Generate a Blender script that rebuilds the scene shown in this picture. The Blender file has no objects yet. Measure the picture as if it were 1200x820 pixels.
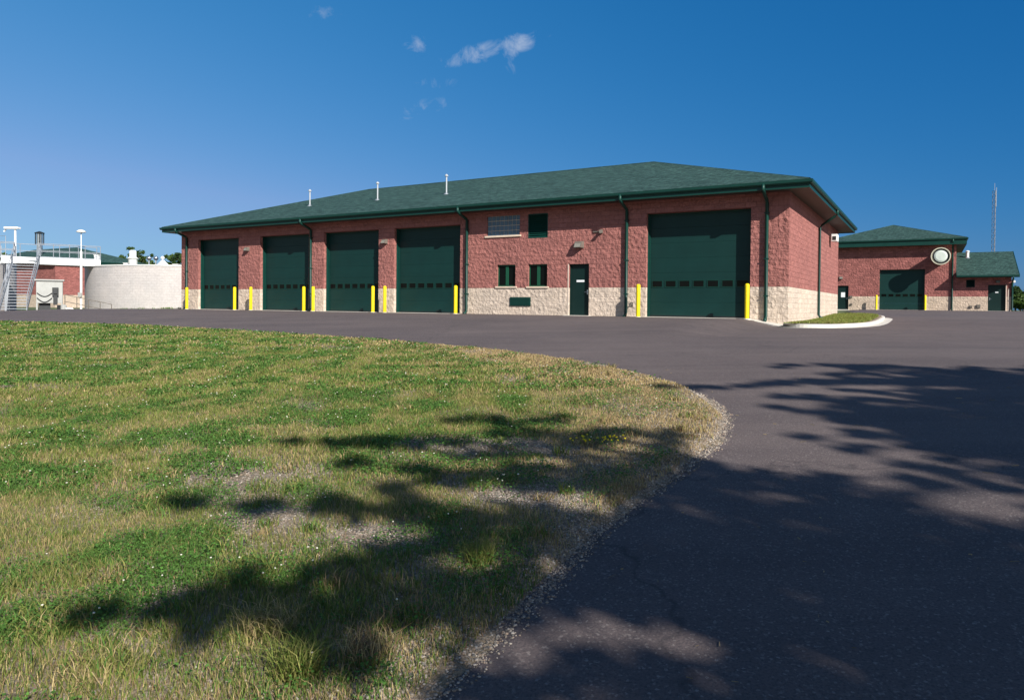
import bpy, math, random
import numpy as np
from mathutils import Vector, Matrix
rnd = random.Random(7)
C = bpy.context.scene.collection
R = math.radians

# ------------------------------------------------------------------ frame of the place
TH = R(59.66)
U = (-math.sin(TH), math.cos(TH))        # left along the main front
V = (math.cos(TH), math.sin(TH))         # away from the front
P0 = (10.32, 26.7)                       # front right corner of the main building
D0 = P0[0]*V[0] + P0[1]*V[1]
ROT = -(math.pi/2 - TH)                  # local x = right along the front, y = away
SUN = Vector((1.005, -1.747, 1.26)).normalized()

def sd_of(X, Y):
    return (X-P0[0])*U[0] + (Y-P0[1])*U[1], D0 - (X*V[0] + Y*V[1])
def loc(s, q, z=0.):
    return (P0[0]+U[0]*s+V[0]*q, P0[1]+U[1]*s+V[1]*q, z)
def sstep(a, b, x):
    t = np.clip((x-a)/(b-a), 0, 1); return t*t*(3-2*t)
def H(X, Y):
    X = np.asarray(X, float); Y = np.asarray(Y, float)
    s, d = sd_of(X, Y)
    q = -d
    e = d-6.0
    sp = np.where(e > 3, e, np.where(e < -3, 0, (e+3)**2/12))
    z = -.048*np.minimum(sp, 26)
    z = z - .36*sstep(37, 48, s)*(1-sstep(4, 16, d))
    z = z - .26*(1-sstep(.1, 1.5, s))*(1-sstep(3, 17, q))*(1-sstep(6, 15, d))
    z = z + .32*sstep(20, 40, q)*(1-sstep(5, 12, s))
    return z

# ------------------------------------------------------------------ numpy value noise
_rs = np.random.RandomState(3)
_G = _rs.rand(256, 256)
def vnoise(X, Y, sc, ox=0):
    x = np.asarray(X)*sc+ox+1000; y = np.asarray(Y)*sc+ox*1.7+1000
    xi = np.floor(x).astype(int); yi = np.floor(y).astype(int)
    fx = x-xi; fy = y-yi; fx = fx*fx*(3-2*fx); fy = fy*fy*(3-2*fy)
    a = _G[xi % 256, yi % 256]; b = _G[(xi+1) % 256, yi % 256]
    c = _G[xi % 256, (yi+1) % 256]; d = _G[(xi+1) % 256, (yi+1) % 256]
    return (a*(1-fx)+b*fx)*(1-fy)+(c*(1-fx)+d*fx)*fy
def fbm(X, Y, sc, ox=0, n=3):
    t = 0; w = 0
    for i in range(n):
        t = t+vnoise(X, Y, sc*2**i, ox+17*i)*.5**i; w += .5**i
    return t/w

# ------------------------------------------------------------------ materials
class NT:
    def __init__(s, name):
        s.m = bpy.data.materials.new(name); s.m.use_nodes = True
        s.t = s.m.node_tree; s.b = s.t.nodes['Principled BSDF']
    def n(s, typ, **kw):
        o = s.t.nodes.new(typ)
        for k, v in kw.items():
            if k in o.inputs.keys(): o.inputs[k].default_value = v
            else: setattr(o, k, v)
        return o
    def l(s, a, b): s.t.links.new(a, b)
    def mix(s, fac, a, b, typ='MIX'):
        o = s.t.nodes.new('ShaderNodeMix'); o.data_type = 'RGBA'; o.blend_type = typ
        for sock, v in ((o.inputs[0], fac), (o.inputs[6], a), (o.inputs[7], b)):
            if hasattr(v, 'links'): s.l(v, sock)
            else:
                sock.default_value = v if not isinstance(v, tuple) else (v+(1,) if len(v) == 3 else v)
        return o.outputs[2]
    def math(s, op, a, b=0., c=None):
        o = s.t.nodes.new('ShaderNodeMath'); o.operation = op
        for i, v in enumerate((a, b) if c is None else (a, b, c)):
            if hasattr(v, 'links'): s.l(v, o.inputs[i])
            else: o.inputs[i].default_value = v
        return o.outputs[0]
    def ramp(s, fac, stops):
        o = s.t.nodes.new('ShaderNodeValToRGB'); s.l(fac, o.inputs[0])
        e = o.color_ramp.elements
        while len(e) < len(stops): e.new(.5)
        for i, (p, c) in enumerate(stops):
            e[i].position = p; e[i].color = (c, c, c, 1) if not isinstance(c, tuple) else c+(1,)
        return o.outputs[0]
    def noise(s, vec, scale, detail=3, rough=.55):
        o = s.n('ShaderNodeTexNoise', Scale=scale, Detail=detail, Roughness=rough)
        if vec: s.l(vec, o.inputs['Vector'])
        return o.outputs['Fac']
    def obj(s): return s.n('ShaderNodeTexCoord').outputs['Object']
    def set(s, **kw):
        for k, v in kw.items():
            k = k.replace('_', ' ')
            sock = s.b.inputs[k]
            if hasattr(v, 'links'): s.l(v, sock)
            else: sock.default_value = v+(1,) if isinstance(v, tuple) and len(v) == 3 else v
        return s
    def bump(s, h, strength=1., dist=.01, prev=None):
        o = s.n('ShaderNodeBump', Strength=strength, Distance=dist); s.l(h, o.inputs['Height'])
        if prev: s.l(prev, o.inputs['Normal'])
        return o.outputs[0]

def plain(name, col, rough=.5, metal=0., var=.12, scale=6., bump=0.):
    m = NT(name); v = m.obj()
    n = m.noise(v, scale, 4)
    c = m.mix(m.ramp(n, [(.3, 0.), (.7, 1.)]), tuple(x*(1-var) for x in col), tuple(min(1, x*(1+var)) for x in col))
    m.set(Base_Color=c, Roughness=rough, Metallic=metal)
    if bump: m.set(Normal=m.bump(n, 1., bump))
    return m.m

def block(name, col, mort, rough_dist, wid=.4, hei=.2032, contrast=.10, mort_w=.012):
    m = NT(name); t = m.obj()
    sp = m.n('ShaderNodeSeparateXYZ'); m.l(t, sp.inputs[0])
    cx = m.math('ADD', sp.outputs[0], sp.outputs[1])
    cb = m.n('ShaderNodeCombineXYZ'); m.l(cx, cb.inputs[0]); m.l(sp.outputs[2], cb.inputs[1])
    br = m.n('ShaderNodeTexBrick', offset=.5, squash=1.); m.l(cb.outputs[0], br.inputs['Vector'])
    br.inputs['Scale'].default_value = 1.; br.inputs['Brick Width'].default_value = wid
    br.inputs['Row Height'].default_value = hei; br.inputs['Mortar Size'].default_value = mort_w
    br.inputs['Mortar Smooth'].default_value = .3; br.inputs['Bias'].default_value = 0
    br.inputs['Color1'].default_value = tuple(x*(1-contrast) for x in col)+(1,)
    br.inputs['Color2'].default_value = tuple(x*(1+contrast) for x in col)+(1,)
    br.inputs['Mortar'].default_value = mort+(1,)
    big = m.noise(t, .7, 3); fine = m.noise(t, 40, 3); mid = m.noise(t, 7.5, 3, .6)
    c = m.mix(m.ramp(big, [(.3, 0.), (.7, 1.)]), br.outputs['Color'], m.mix(1., br.outputs['Color'], (.86, .88, .9), 'MULTIPLY'))
    c = m.mix(m.math('MULTIPLY', fine, .5), c, m.mix(1., c, (.62, .6, .6), 'MULTIPLY'))
    c = m.mix(m.ramp(mid, [(.35, .35), (.6, 0.)]), c, m.mix(1., c, (.7, .68, .68), 'MULTIPLY'))
    # faint rain marks
    mp = m.n('ShaderNodeMapping'); m.l(t, mp.inputs[0]); mp.inputs['Scale'].default_value = (3, 3, .25)
    st = m.ramp(m.noise(mp.outputs[0], 1.3, 4), [(.55, 0.), (.75, .35)])
    c = m.mix(st, c, m.mix(1., c, (.8, .8, .8), 'MULTIPLY'))
    vo = m.n('ShaderNodeTexVoronoi', Scale=5.5); m.l(t, vo.inputs['Vector'])
    hsum = m.math('ADD', m.math('MULTIPLY', mid, 1.1), m.math('MULTIPLY', vo.outputs['Distance'], .45))
    nb = m.bump(hsum, 1., rough_dist)
    nb = m.bump(m.math('SUBTRACT', 1., br.outputs['Fac']), .6, .012, nb)
    nb = m.bump(fine, .5, .006, nb)
    m.set(Base_Color=c, Roughness=.93, Normal=nb); m.b.inputs['Specular IOR Level'].default_value = .2
    return m.m

M = {}
M['rose'] = block('rose_block', (.40, .162, .139), (.31, .12, .105), .066)
M['cream'] = block('cream_block', (.72, .585, .47), (.60, .48, .38), .05)
M['rose_far'] = block('rose_block_far', (.36, .135, .118), (.25, .095, .085), .06, contrast=.2)
M['cream_far'] = block('cream_block_far', (.66, .52, .40), (.5, .40, .31), .045)
M['tank'] = block('pale_tank_block', (.62, .57, .54), (.585, .535, .505), .004, contrast=.03, mort_w=.014)

def shingles():
    m = NT('green_shingles'); t = m.obj()
    sp = m.n('ShaderNodeSeparateXYZ'); m.l(t, sp.inputs[0])
    cx = m.math('ADD', sp.outputs[0], sp.outputs[1])
    cb = m.n('ShaderNodeCombineXYZ'); m.l(cx, cb.inputs[0]); m.l(m.math('MULTIPLY', sp.outputs[2], 3.1), cb.inputs[1])
    br = m.n('ShaderNodeTexBrick', offset=.5); m.l(cb.outputs[0], br.inputs['Vector'])
    for k, v in (('Scale', 1.), ('Brick Width', .32), ('Row Height', .145), ('Mortar Size', .01), ('Bias', .0)):
        br.inputs[k].default_value = v
    br.inputs['Color1'].default_value = (.018, .047, .041, 1); br.inputs['Color2'].default_value = (.042, .090, .080, 1)
    br.inputs['Mortar'].default_value = (.008, .022, .019, 1)
    n = m.noise(t, 1.1, 4); f = m.noise(t, 60, 2)
    c = m.mix(m.ramp(n, [(.3, 0.), (.7, .5)]), br.outputs['Color'], m.mix(1., br.outputs['Color'], (.75, .78, .8), 'MULTIPLY'))
    g5 = m.ramp(m.noise(t, 5.5, 3, .7), [(.38, 0.), (.62, 1.)])
    c = m.mix(g5, m.mix(1., c, (.66, .68, .7), 'MULTIPLY'), m.mix(1., c, (1.3, 1.3, 1.28), 'MULTIPLY'))
    c = m.mix(f, c, m.mix(1., c, (1.25, 1.25, 1.2), 'MULTIPLY'))
    m.set(Base_Color=c, Roughness=.9, Normal=m.bump(m.math('SUBTRACT', f, br.outputs['Fac']), .8, .012))
    m.b.inputs['Specular IOR Level'].default_value = .25
    return m.m
M['shingle'] = shingles()
M['trim'] = plain('green_trim_metal', (.005, .040, .031), .42, var=.1, scale=3)
M['door'] = plain('green_door_paint', (.0035, .029, .026), .5, var=.1, scale=1.2)
M['mandoor'] = plain('dark_green_door_paint', (.003, .018, .016), .5, var=.08, scale=2)
M['frame'] = plain('window_frame_green', (.010, .075, .040), .45, var=.1, scale=4)
M['soffit'] = plain('soffit_panel', (.045, .034, .026), .6, var=.1, scale=3)
M['yellow'] = plain('bollard_yellow', (.84, .64, .0), .45, var=.13, scale=14)
M['concrete'] = plain('concrete', (.56, .52, .46), .85, var=.13, scale=3, bump=.006)
M['sillm'] = plain('cast_stone_sill', (.70, .56, .43), .8, var=.08)
M['jamb'] = plain('cream_jamb', (.64, .52, .43), .6, var=.08)
M['white'] = plain('white_paint', (.78, .78, .76), .5, var=.05)
M['offwhite'] = plain('weathered_white', (.70, .69, .65), .6, var=.12, scale=8)
M['galv'] = plain('galvanised_steel', (.33, .35, .38), .45, .4, var=.15, scale=12)
M['mast'] = plain('weathered_mast_steel', (.16, .17, .19), .55, .2, var=.2)
M['steel'] = plain('stainless_steel', (.55, .57, .6), .28, .9, var=.1, scale=5)
M['dark'] = plain('dark_metal', (.02, .022, .024), .5, var=.2)
M['black'] = plain('black_rubber', (.008, .008, .009), .7)
M['bronze'] = plain('bronze_lamp_housing', (.14, .12, .10), .45, var=.2)
M['lens'] = plain('lamp_lens', (.22, .21, .18), .2)
M['pvc'] = plain('white_vent_pipe', (.42, .44, .46), .45, var=.06)
M['paper'] = plain('white_notice_paper', (.8, .81, .82), .7, var=.03)
M['disc'] = plain('pale_green_disc', (.62, .68, .60), .55, var=.08, scale=4)
M['ring'] = plain('cream_ring', (.62, .58, .44), .5, var=.08)
M['orange'] = plain('orange_plastic', (.65, .10, .03), .5)
M['greybox'] = plain('grey_cabinet_paint', (.36, .36, .34), .5, var=.1, scale=2)
M['bark'] = plain('bark', (.075, .055, .04), .9, var=.35, scale=6, bump=.02)

for k_ in ('trim', 'door', 'mandoor', 'frame'): M[k_].node_tree.nodes['Principled BSDF'].inputs['Specular IOR Level'].default_value = .28
def glass(name, col):
    m = NT(name); n = m.noise(m.obj(), 1.5, 3)
    m.set(Base_Color=m.mix(n, tuple(x*.6 for x in col), tuple(x*1.4 for x in col)), Roughness=.06)
    m.b.inputs['Specular IOR Level'].default_value = .08
    return m.m
M['glass'] = glass('dark_window_glass', (.004, .005, .005))
M['blockglass'] = glass('glass_block', (.11, .17, .23))

def foliage(name, a, b, trans=.25):
    m = NT(name)
    g = m.n('ShaderNodeAttribute', attribute_name='tint')
    c = m.mix(g.outputs['Fac'], a, b)
    m.set(Base_Color=c, Roughness=.65); m.b.inputs['Specular IOR Level'].default_value = .25
    tr = m.n('ShaderNodeBsdfTranslucent'); m.l(m.mix(1., c, (1.25, 1.3, .8), 'MULTIPLY'), tr.inputs[0])
    ms = m.n('ShaderNodeMixShader', Fac=trans); m.l(m.b.outputs[0], ms.inputs[1]); m.l(tr.outputs[0], ms.inputs[2])
    m.l(ms.outputs[0], m.t.nodes['Material Output'].inputs[0]); return m.m
M['pine'] = foliage('pine_foliage', (.016, .038, .012), (.045, .085, .022))
M['leaf'] = foliage('broadleaf_foliage', (.035, .075, .015), (.09, .14, .03))

def attrcol(name, trans=.0, rough=.7, vary=.0):
    m = NT(name)
    g = m.n('ShaderNodeAttribute', attribute_name='col'); c = g.outputs['Color']
    m.set(Base_Color=c, Roughness=rough); m.b.inputs['Specular IOR Level'].default_value = .2
    if trans:
        tr = m.n('ShaderNodeBsdfTranslucent'); m.l(c, tr.inputs[0])
        ms = m.n('ShaderNodeMixShader', Fac=trans); m.l(m.b.outputs[0], ms.inputs[1]); m.l(tr.outputs[0], ms.inputs[2])
        m.l(ms.outputs[0], m.t.nodes['Material Output'].inputs[0])
    return m.m
M['blade'] = attrcol('grass_blade', .3)
M['stone'] = attrcol('gravel_stone', 0, .85)

def asphalt():
    m = NT('asphalt'); t = m.obj()
    f = m.noise(t, 90, 3, .7); f2 = m.noise(t, 28, 3, .6); b = m.noise(t, .35, 4, .6); b2 = m.noise(t, 1.6, 4)
    # paver streaks run along the front of the building
    mp = m.n('ShaderNodeMapping'); m.l(t, mp.inputs[0])
    mp.inputs['Rotation'].default_value = (0, 0, -ROT); mp.inputs['Scale'].default_value = (.06, 1.7, 1)
    stx = m.noise(mp.outputs[0], 1., 4, .6)
    base = m.mix(m.ramp(b, [(.3, 0.), (.7, 1.)]), (.108, .084, .080), (.142, .110, .102))
    base = m.mix(m.ramp(stx, [(.35, 0.), (.65, .7)]), base, m.mix(1., base, (.70, .70, .73), 'MULTIPLY'))
    base = m.mix(m.ramp(m.noise(t, .12, 3), [(.42, 0.), (.6, 1.)]), base, m.mix(1., base, (1.16, 1.15, 1.12), 'MULTIPLY'))
    base = m.mix(m.ramp(b2, [(.5, 0.), (.8, .4)]), base, (.155, .125, .118))
    vo = m.n('ShaderNodeTexVoronoi', Scale=85.); m.l(t, vo.inputs['Vector'])
    spk = m.ramp(vo.outputs['Color'], [(.72, 0.), (.95, 1.)])
    base = m.mix(m.math('MULTIPLY', spk, .55), base, (.30, .26, .235))
    base = m.mix(m.ramp(f, [(.35, .6), (.55, 0.)]), base, (.03, .027, .03))
    # hairline cracks and joint lines
    wv = m.noise(t, .8, 3)
    vc = m.n('ShaderNodeTexVoronoi', Scale=.12, feature='DISTANCE_TO_EDGE')
    dv = m.n('ShaderNodeVectorMath', operation='ADD'); m.l(t, dv.inputs[0])
    cbn = m.n('ShaderNodeCombineXYZ'); m.l(m.math('MULTIPLY', wv, 2.5), cbn.inputs[0]); m.l(m.math('MULTIPLY', b2, 2.), cbn.inputs[1])
    m.l(cbn.outputs[0], dv.inputs[1]); m.l(dv.outputs[0], vc.inputs['Vector'])
    cr = m.ramp(vc.outputs['Distance'], [(.0, .45), (.0014, 0.)])
    base = m.mix(cr, base, (.02, .018, .02))
    h = m.math('ADD', m.math('MULTIPLY', f, .6), m.math('MULTIPLY', f2, .4))
    m.set(Base_Color=base, Roughness=.88, Normal=m.bump(h, .9, .008)); m.b.inputs['Specular IOR Level'].default_value = .3
    return m.m
M['asphalt'] = asphalt()

def soil():
    m = NT('lawn_soil'); t = m.obj()
    a = m.noise(t, 1.2, 4); f = m.noise(t, 45, 3, .7); g = m.noise(t, 12, 3)
    c = m.mix(m.ramp(a, [(.35, 0.), (.65, 1.)]), (.21, .155, .10), (.28, .21, .14))
    c = m.mix(m.ramp(g, [(.4, .5), (.6, 0.)]), c, (.11, .095, .05))
    vo = m.n('ShaderNodeTexVoronoi', Scale=42.); m.l(t, vo.inputs['Vector'])
    c = m.mix(m.ramp(vo.outputs['Color'], [(.55, 0.), (.9, .7)]), c, (.40, .33, .27))
    c = m.mix(m.ramp(f, [(.3, .6), (.5, 0.)]), c, (.08, .065, .045))
    m.set(Base_Color=c, Roughness=.95, Normal=m.bump(m.math('ADD', f, g), 1., .02)); return m.m
M['soil'] = soil()
def farground():
    m = NT('far_meadow'); t = m.obj()
    a = m.noise(t, .08, 4); f = m.noise(t, 2.5, 4)
    c = m.mix(m.ramp(a, [(.35, 0.), (.65, 1.)]), (.055, .085, .022), (.12, .13, .045))
    c = m.mix(m.ramp(f, [(.3, .5), (.6, 0.)]), c, (.03, .05, .015))
    m.set(Base_Color=c, Roughness=.95, Normal=m.bump(f, 1., .05)); return m.m
M['meadow'] = farground()

# ------------------------------------------------------------------ mesh builder
class MB:
    def __init__(s): s.v = []; s.f = []
    def add(s, vs, fs):
        o = len(s.v); s.v += [tuple(p) for p in vs]; s.f += [tuple(i+o for i in f) for f in fs]; return s
    def quad(s, a, b, c, d): return s.add([a, b, c, d], [(0, 1, 2, 3)])
    def box(s, x0, x1, y0, y1, z0, z1, bev=0.):
        if bev <= 0:
            vs = [(x, y, z) for x in (x0, x1) for y in (y0, y1) for z in (z0, z1)]
            return s.add(vs, [(0, 1, 3, 2), (4, 6, 7, 5), (0, 4, 5, 1), (2, 3, 7, 6), (0, 2, 6, 4), (1, 5, 7, 3)])
        import bmesh
        bm = bmesh.new(); bmesh.ops.create_cube(bm, size=1)
        for p in bm.verts:
            p.co = Vector(((x0+x1)/2+p.co.x*(x1-x0), (y0+y1)/2+p.co.y*(y1-y0), (z0+z1)/2+p.co.z*(z1-z0)))
        bmesh.ops.bevel(bm, geom=bm.edges[:], offset=bev, segments=2, affect='EDGES', profile=.5)
        bm.verts.index_update()
        s.add([p.co[:] for p in bm.verts], [[q.index for q in f.verts] for f in bm.faces]); bm.free(); return s
    def tube(s, pts, r, n=10, cap=True):
        pts = [Vector(p) for p in pts]
        rs = r if isinstance(r, (list, tuple)) else [r]*len(pts)
        rings = []
        for i, p in enumerate(pts):
            a = pts[max(0, i-1)]; b = pts[min(len(pts)-1, i+1)]
            t = (b-a).normalized()
            up = Vector((0, 0, 1)) if abs(t.z) < .9 else Vector((1, 0, 0))
            e1 = t.cross(up).normalized(); e2 = t.cross(e1).normalized()
            rings.append([p+(e1*math.cos(2*math.pi*k/n)+e2*math.sin(2*math.pi*k/n))*rs[i] for k in range(n)])
        vs = [q for rg in rings for q in rg]; fs = []
        for i in range(len(pts)-1):
            for k in range(n):
                fs.append((i*n+k, i*n+(k+1) % n, (i+1)*n+(k+1) % n, (i+1)*n+k))
        if cap:
            fs.append(tuple(range(n-1, -1, -1))); fs.append(tuple((len(pts)-1)*n+k for k in range(n)))
        return s.add(vs, fs)
    def lathe(s, prof, n=24, c=(0, 0, 0), cap=True):
        vs = [(c[0]+r*math.cos(2*math.pi*k/n), c[1]+r*math.sin(2*math.pi*k/n), c[2]+z) for r, z in prof for k in range(n)]
        fs = [(i*n+k, i*n+(k+1) % n, (i+1)*n+(k+1) % n, (i+1)*n+k) for i in range(len(prof)-1) for k in range(n)]
        if cap: fs += [tuple(range(n-1, -1, -1)), tuple((len(prof)-1)*n+k for k in range(n))]
        return s.add(vs, fs)
    def build(s, name, mat, parent=None, smooth=False, at=None, fix=True):
        me = bpy.data.meshes.new(name); me.from_pydata(s.v, [], s.f); me.materials.append(mat)
        if fix:
            import bmesh
            bm = bmesh.new(); bm.from_mesh(me); bmesh.ops.recalc_face_normals(bm, faces=bm.faces[:]); bm.to_mesh(me); bm.free()
        if smooth: 
            me.polygons.foreach_set('use_smooth', [True]*len(me.polygons))
        o = bpy.data.objects.new(name, me); C.objects.link(o)
        if parent: o.parent = parent
        if at: o.location = at
        return o
def smooth_by_angle(o, ang=35):
    me = o.data
    me.polygons.foreach_set('use_smooth', [True]*len(me.polygons))
    try: me.set_sharp_from_angle(angle=R(ang))
    except Exception: pass
    return o
def tag(o, label=None, cat=None, group=None, kind=None):
    if label: o['label'] = label
    if cat: o['category'] = cat
    if group: o['group'] = group
    if kind: o['kind'] = kind
    return o
def empty(name, l, rz=0., label=None, cat=None, group=None):
    o = bpy.data.objects.new(name, None); C.objects.link(o); o.location = l; o.rotation_euler = (0, 0, rz)
    o.empty_display_size = .2
    return tag(o, label, cat, group)
def copy_tree(o, parent=None):
    c = o.copy(); C.objects.link(c)
    if parent: c.parent = parent
    for ch in list(o.children): copy_tree(ch, c)
    return c

# ------------------------------------------------------------------ ground
def grid_mesh(name, xs, ys, zf, mat, mask=None):
    Xg, Yg = np.meshgrid(xs, ys, indexing='ij'); Z = zf(Xg, Yg)
    nx, ny = Xg.shape
    co = np.stack([Xg, Yg, Z], -1).reshape(-1, 3)
    i, j = np.meshgrid(np.arange(nx-1), np.arange(ny-1), indexing='ij')
    a = (i*ny+j).ravel(); f = np.stack([a, a+ny, a+ny+1, a+1], -1)
    if mask is not None: f = f[mask(Xg, Yg)[:-1, :-1].ravel()]
    me = bpy.data.meshes.new(name)
    me.vertices.add(len(co)); me.vertices.foreach_set('co', co.ravel())
    me.loops.add(f.size); me.loops.foreach_set('vertex_index', f.ravel().astype(np.int32))
    me.polygons.add(len(f)); me.polygons.foreach_set('loop_start', np.arange(0, f.size, 4, dtype=np.int32))
    me.polygons.foreach_set('loop_total', np.full(len(f), 4, np.int32))
    me.polygons.foreach_set('use_smooth', np.ones(len(f), bool))
    me.update(); me.validate(); me.materials.append(mat)
    o = bpy.data.objects.new(name, me); C.objects.link(o); return o
def axis(lo, hi, fine_lo, fine_hi, fs, cs):
    a = list(np.arange(fine_lo, fine_hi, fs)); x = fine_lo; st = fs
    left = []
    while x > lo: st = min(st*1.35, cs); x -= st; left.append(x)
    x = a[-1]; st = fs; right = []
    while x < hi: st = min(st*1.35, cs); x += st; right.append(x)
    return np.array(left[::-1]+a+right)
g = grid_mesh('ground', axis(-1500, 1500, -60, 45, 1.5, 200), axis(-1500, 1500, -30, 95, 1.5, 200),
              lambda X, Y: H(X, Y)-.10-sstep(80, 400, np.hypot(X, Y))*1.2, M['meadow'])
tag(g, kind='structure')

edge = [(-62, 52.2), (-34, 36.0), (-19.52, 27.23), (-15.2, 25.1), (-11.1, 22.8), (-7.4, 20.2), (-4.23, 17.7), (-2.3, 16.1), (-.69, 14.56), (.55, 13.1), (1.42, 11.82), (2.0, 10.4), (2.28, 9.32),
        (2.36, 8.3), (2.22, 7.37), (1.81, 6.27), (1.32, 5.47), (.85, 4.75), (.52, 4.21), (.24, 3.6), (.01, 3.12), (-.29, 2.54), (-.6, 1.6), (-1.0, 0), (-2.4, -6), (-6, -20)]
EP = np.array(edge)
def lawn_sd(X, Y):
    """distance to the lawn's edge, positive on the lawn"""
    X = np.asarray(X, float); Y = np.asarray(Y, float)
    best = np.full(X.shape, 1e9); ins = np.zeros(X.shape, bool)
    A = EP[:-1]; B = EP[1:]
    for (ax, ay), (bx, by) in zip(A, B):
        dx, dy = bx-ax, by-ay; t = np.clip(((X-ax)*dx+(Y-ay)*dy)/(dx*dx+dy*dy), 0, 1)
        best = np.minimum(best, np.hypot(X-ax-t*dx, Y-ay-t*dy))
    poly = edge+[(-80, -20), (-80, 52)]
    for (ax, ay), (bx, by) in zip(poly, poly[1:]+poly[:1]):
        c = ((ay > Y) != (by > Y)) & (X < (bx-ax)*(Y-ay)/((by-ay) if by != ay else 1e-9)+ax)
        ins ^= c
    return np.where(ins, best, -best)
def lawn_z(X, Y):
    sd = lawn_sd(X, Y)
    e = sd+(fbm(X, Y, 3.0, 5)-.5)*.16+(fbm(X, Y, 12.0, 9)-.5)*.05
    lift = np.clip(e*.35, -.06, .05)+sstep(.2, 2.5, sd)*((fbm(X, Y, .6, 2)-.5)*.12+(fbm(X, Y, 4, 2)-.5)*.035)
    return H(X, Y)+lift
lawn = grid_mesh('lawn', np.concatenate([np.arange(-60, -8, .5), np.arange(-8, 3.2, .07)]),
                 np.concatenate([np.arange(-18, 1.8, .6), np.arange(1.8, 16, .07), np.arange(16, 52, .4)]),
                 lawn_z, M['soil'], lambda X, Y: lawn_sd(X, Y) > -.6)
tag(lawn, kind='structure')

def s_of(X, Y): return sd_of(X, Y)[0]
def q_of(X, Y): return -sd_of(X, Y)[1]
road = grid_mesh('asphalt_yard', axis(-70, 80, -40, 40, .6, 3), axis(-25, 90, -5, 50, .6, 3), H, M['asphalt'],
                 lambda X, Y: ((q_of(X, Y) < -0.0) | (s_of(X, Y) < .4)) & (q_of(X, Y) < 45.5) & ((s_of(X, Y) < 40) | (q_of(X, Y) < -1)) & ((s_of(X, Y) > -14.5) | (q_of(X, Y) < 37)) & (s_of(X, Y) > -40))
tag(road, kind='structure')

# generic ground finder
def hz(x, y): return float(H(x, y))

# ------------------------------------------------------------------ building helpers (local x = -s, y = q)
def wall_face(mb, x0, x1, z0, z1, ops, y=0., depth=.36, sgn=1):
    """wall in the xz plane at y with openings (ox0,ox1,oz0,oz1); reveals go to y+depth"""
    xs = sorted({x0, x1, *[min(max(t, x0), x1) for o in ops for t in o[:2]]})
    zs = sorted({z0, z1, *[min(max(t, z0), z1) for o in ops for t in o[2:4]]})
    for a, b in zip(xs, xs[1:]):
        for c, d in zip(zs, zs[1:]):
            mx, mz = (a+b)/2, (c+d)/2
            if any(o[0] < mx < o[1] and o[2] < mz < o[3] for o in ops): continue
            mb.quad((a, y, c), (b, y, c), (b, y, d), (a, y, d))
    for o in ops:
        a, b, c, d = o[0], o[1], max(o[2], z0), min(o[3], z1)
        if d <= c: continue
        dp = depth*sgn if len(o) < 5 else o[4]*sgn
        mb.quad((a, y, c), (a, y+dp, c), (a, y+dp, d), (a, y, d))
        mb.quad((b, y, c), (b, y, d), (b, y+dp, d), (b, y+dp, c))
        if o[3] <= z1: mb.quad((a, y, d), (a, y+dp, d), (b, y+dp, d), (b, y, d))
        if o[2] >= z0 and o[2] > 0.05: mb.quad((a, y, c), (b, y, c), (b, y+dp, c), (a, y+dp, c))

def hip_roof(mb, x0, x1, y0, y1, ze, slope=1/3.):
    """eave rectangle, returns ridge"""
    h = min(x1-x0, y1-y0)/2
    if (x1-x0) >= (y1-y0): ra, rb = (x0+h, (y0+y1)/2, ze+h*slope), (x1-h, (y0+y1)/2, ze+h*slope)
    else: ra, rb = ((x0+x1)/2, y0+h, ze+h*slope), ((x0+x1)/2, y1-h, ze+h*slope)
    a, b, c, d = (x0, y0, ze), (x1, y0, ze), (x1, y1, ze), (x0, y1, ze)
    if (x1-x0) >= (y1-y0):
        mb.quad(a, b, rb, ra); mb.quad(c, d, ra, rb); mb.add([b, c, rb], [(0, 1, 2)]); mb.add([d, a, ra], [(0, 1, 2)])
    else:
        mb.add([a, b, ra], [(0, 1, 2)]); mb.add([c, d, rb], [(0, 1, 2)]); mb.quad(b, c, rb, ra); mb.quad(d, a, ra, rb)
    return ra, rb

def eaves(root, x0, x1, y0, y1, zt, zb, wx0, wx1, wy0, wy1, gut=.11):
    """fascia boards, gutter and soffit round an eave rectangle; zt top, zb bottom"""
    f = MB(); t = .03
    f.box(x0, x1, y0, y0+t, zb, zt); f.box(x0, x1, y1-t, y1, zb, zt)
    f.box(x0, x0+t, y0+t, y1-t, zb, zt); f.box(x1-t, x1, y0+t, y1-t, zb, zt)
    f.build('fascia', M['trim'], root)
    gt = MB(); g0 = zt-.13
    prof = [(.002, g0), (.07, g0), (.105, g0+.05), (.11, zt+.012), (.095, zt+.012), (.09, g0+.06), (.002, g0+.02)]
    def ring(k):
        o, z = prof[k]; return [(x0-o, y0-o, z), (x1+o, y0-o, z), (x1+o, y1+o, z), (x0-o, y1+o, z)]
    rg = [ring(k) for k in range(len(prof))]
    for k in range(len(prof)):
        A, B = rg[k], rg[(k+1) % len(prof)]
        for i in range(4):
            j = (i+1) % 4; gt.quad(A[i], A[j], B[j], B[i])
    gt.build('gutter', M['trim'], root)
    s = MB(); zs = zb+.035
    def strip(a0, a1, b0, b1): s.box(a0, a1, b0, b1, zs, zs+.02)
    strip(x0+t, x1-t, y0+t, wy0-.002); strip(x0+t, x1-t, wy1+.002, y1-t)
    strip(x0+t, wx0-.002, wy0-.002, wy1+.002); strip(wx1+.002, x1-t, wy0-.002, wy1+.002)
    s.build('soffit', M['soffit'], root)

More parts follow.
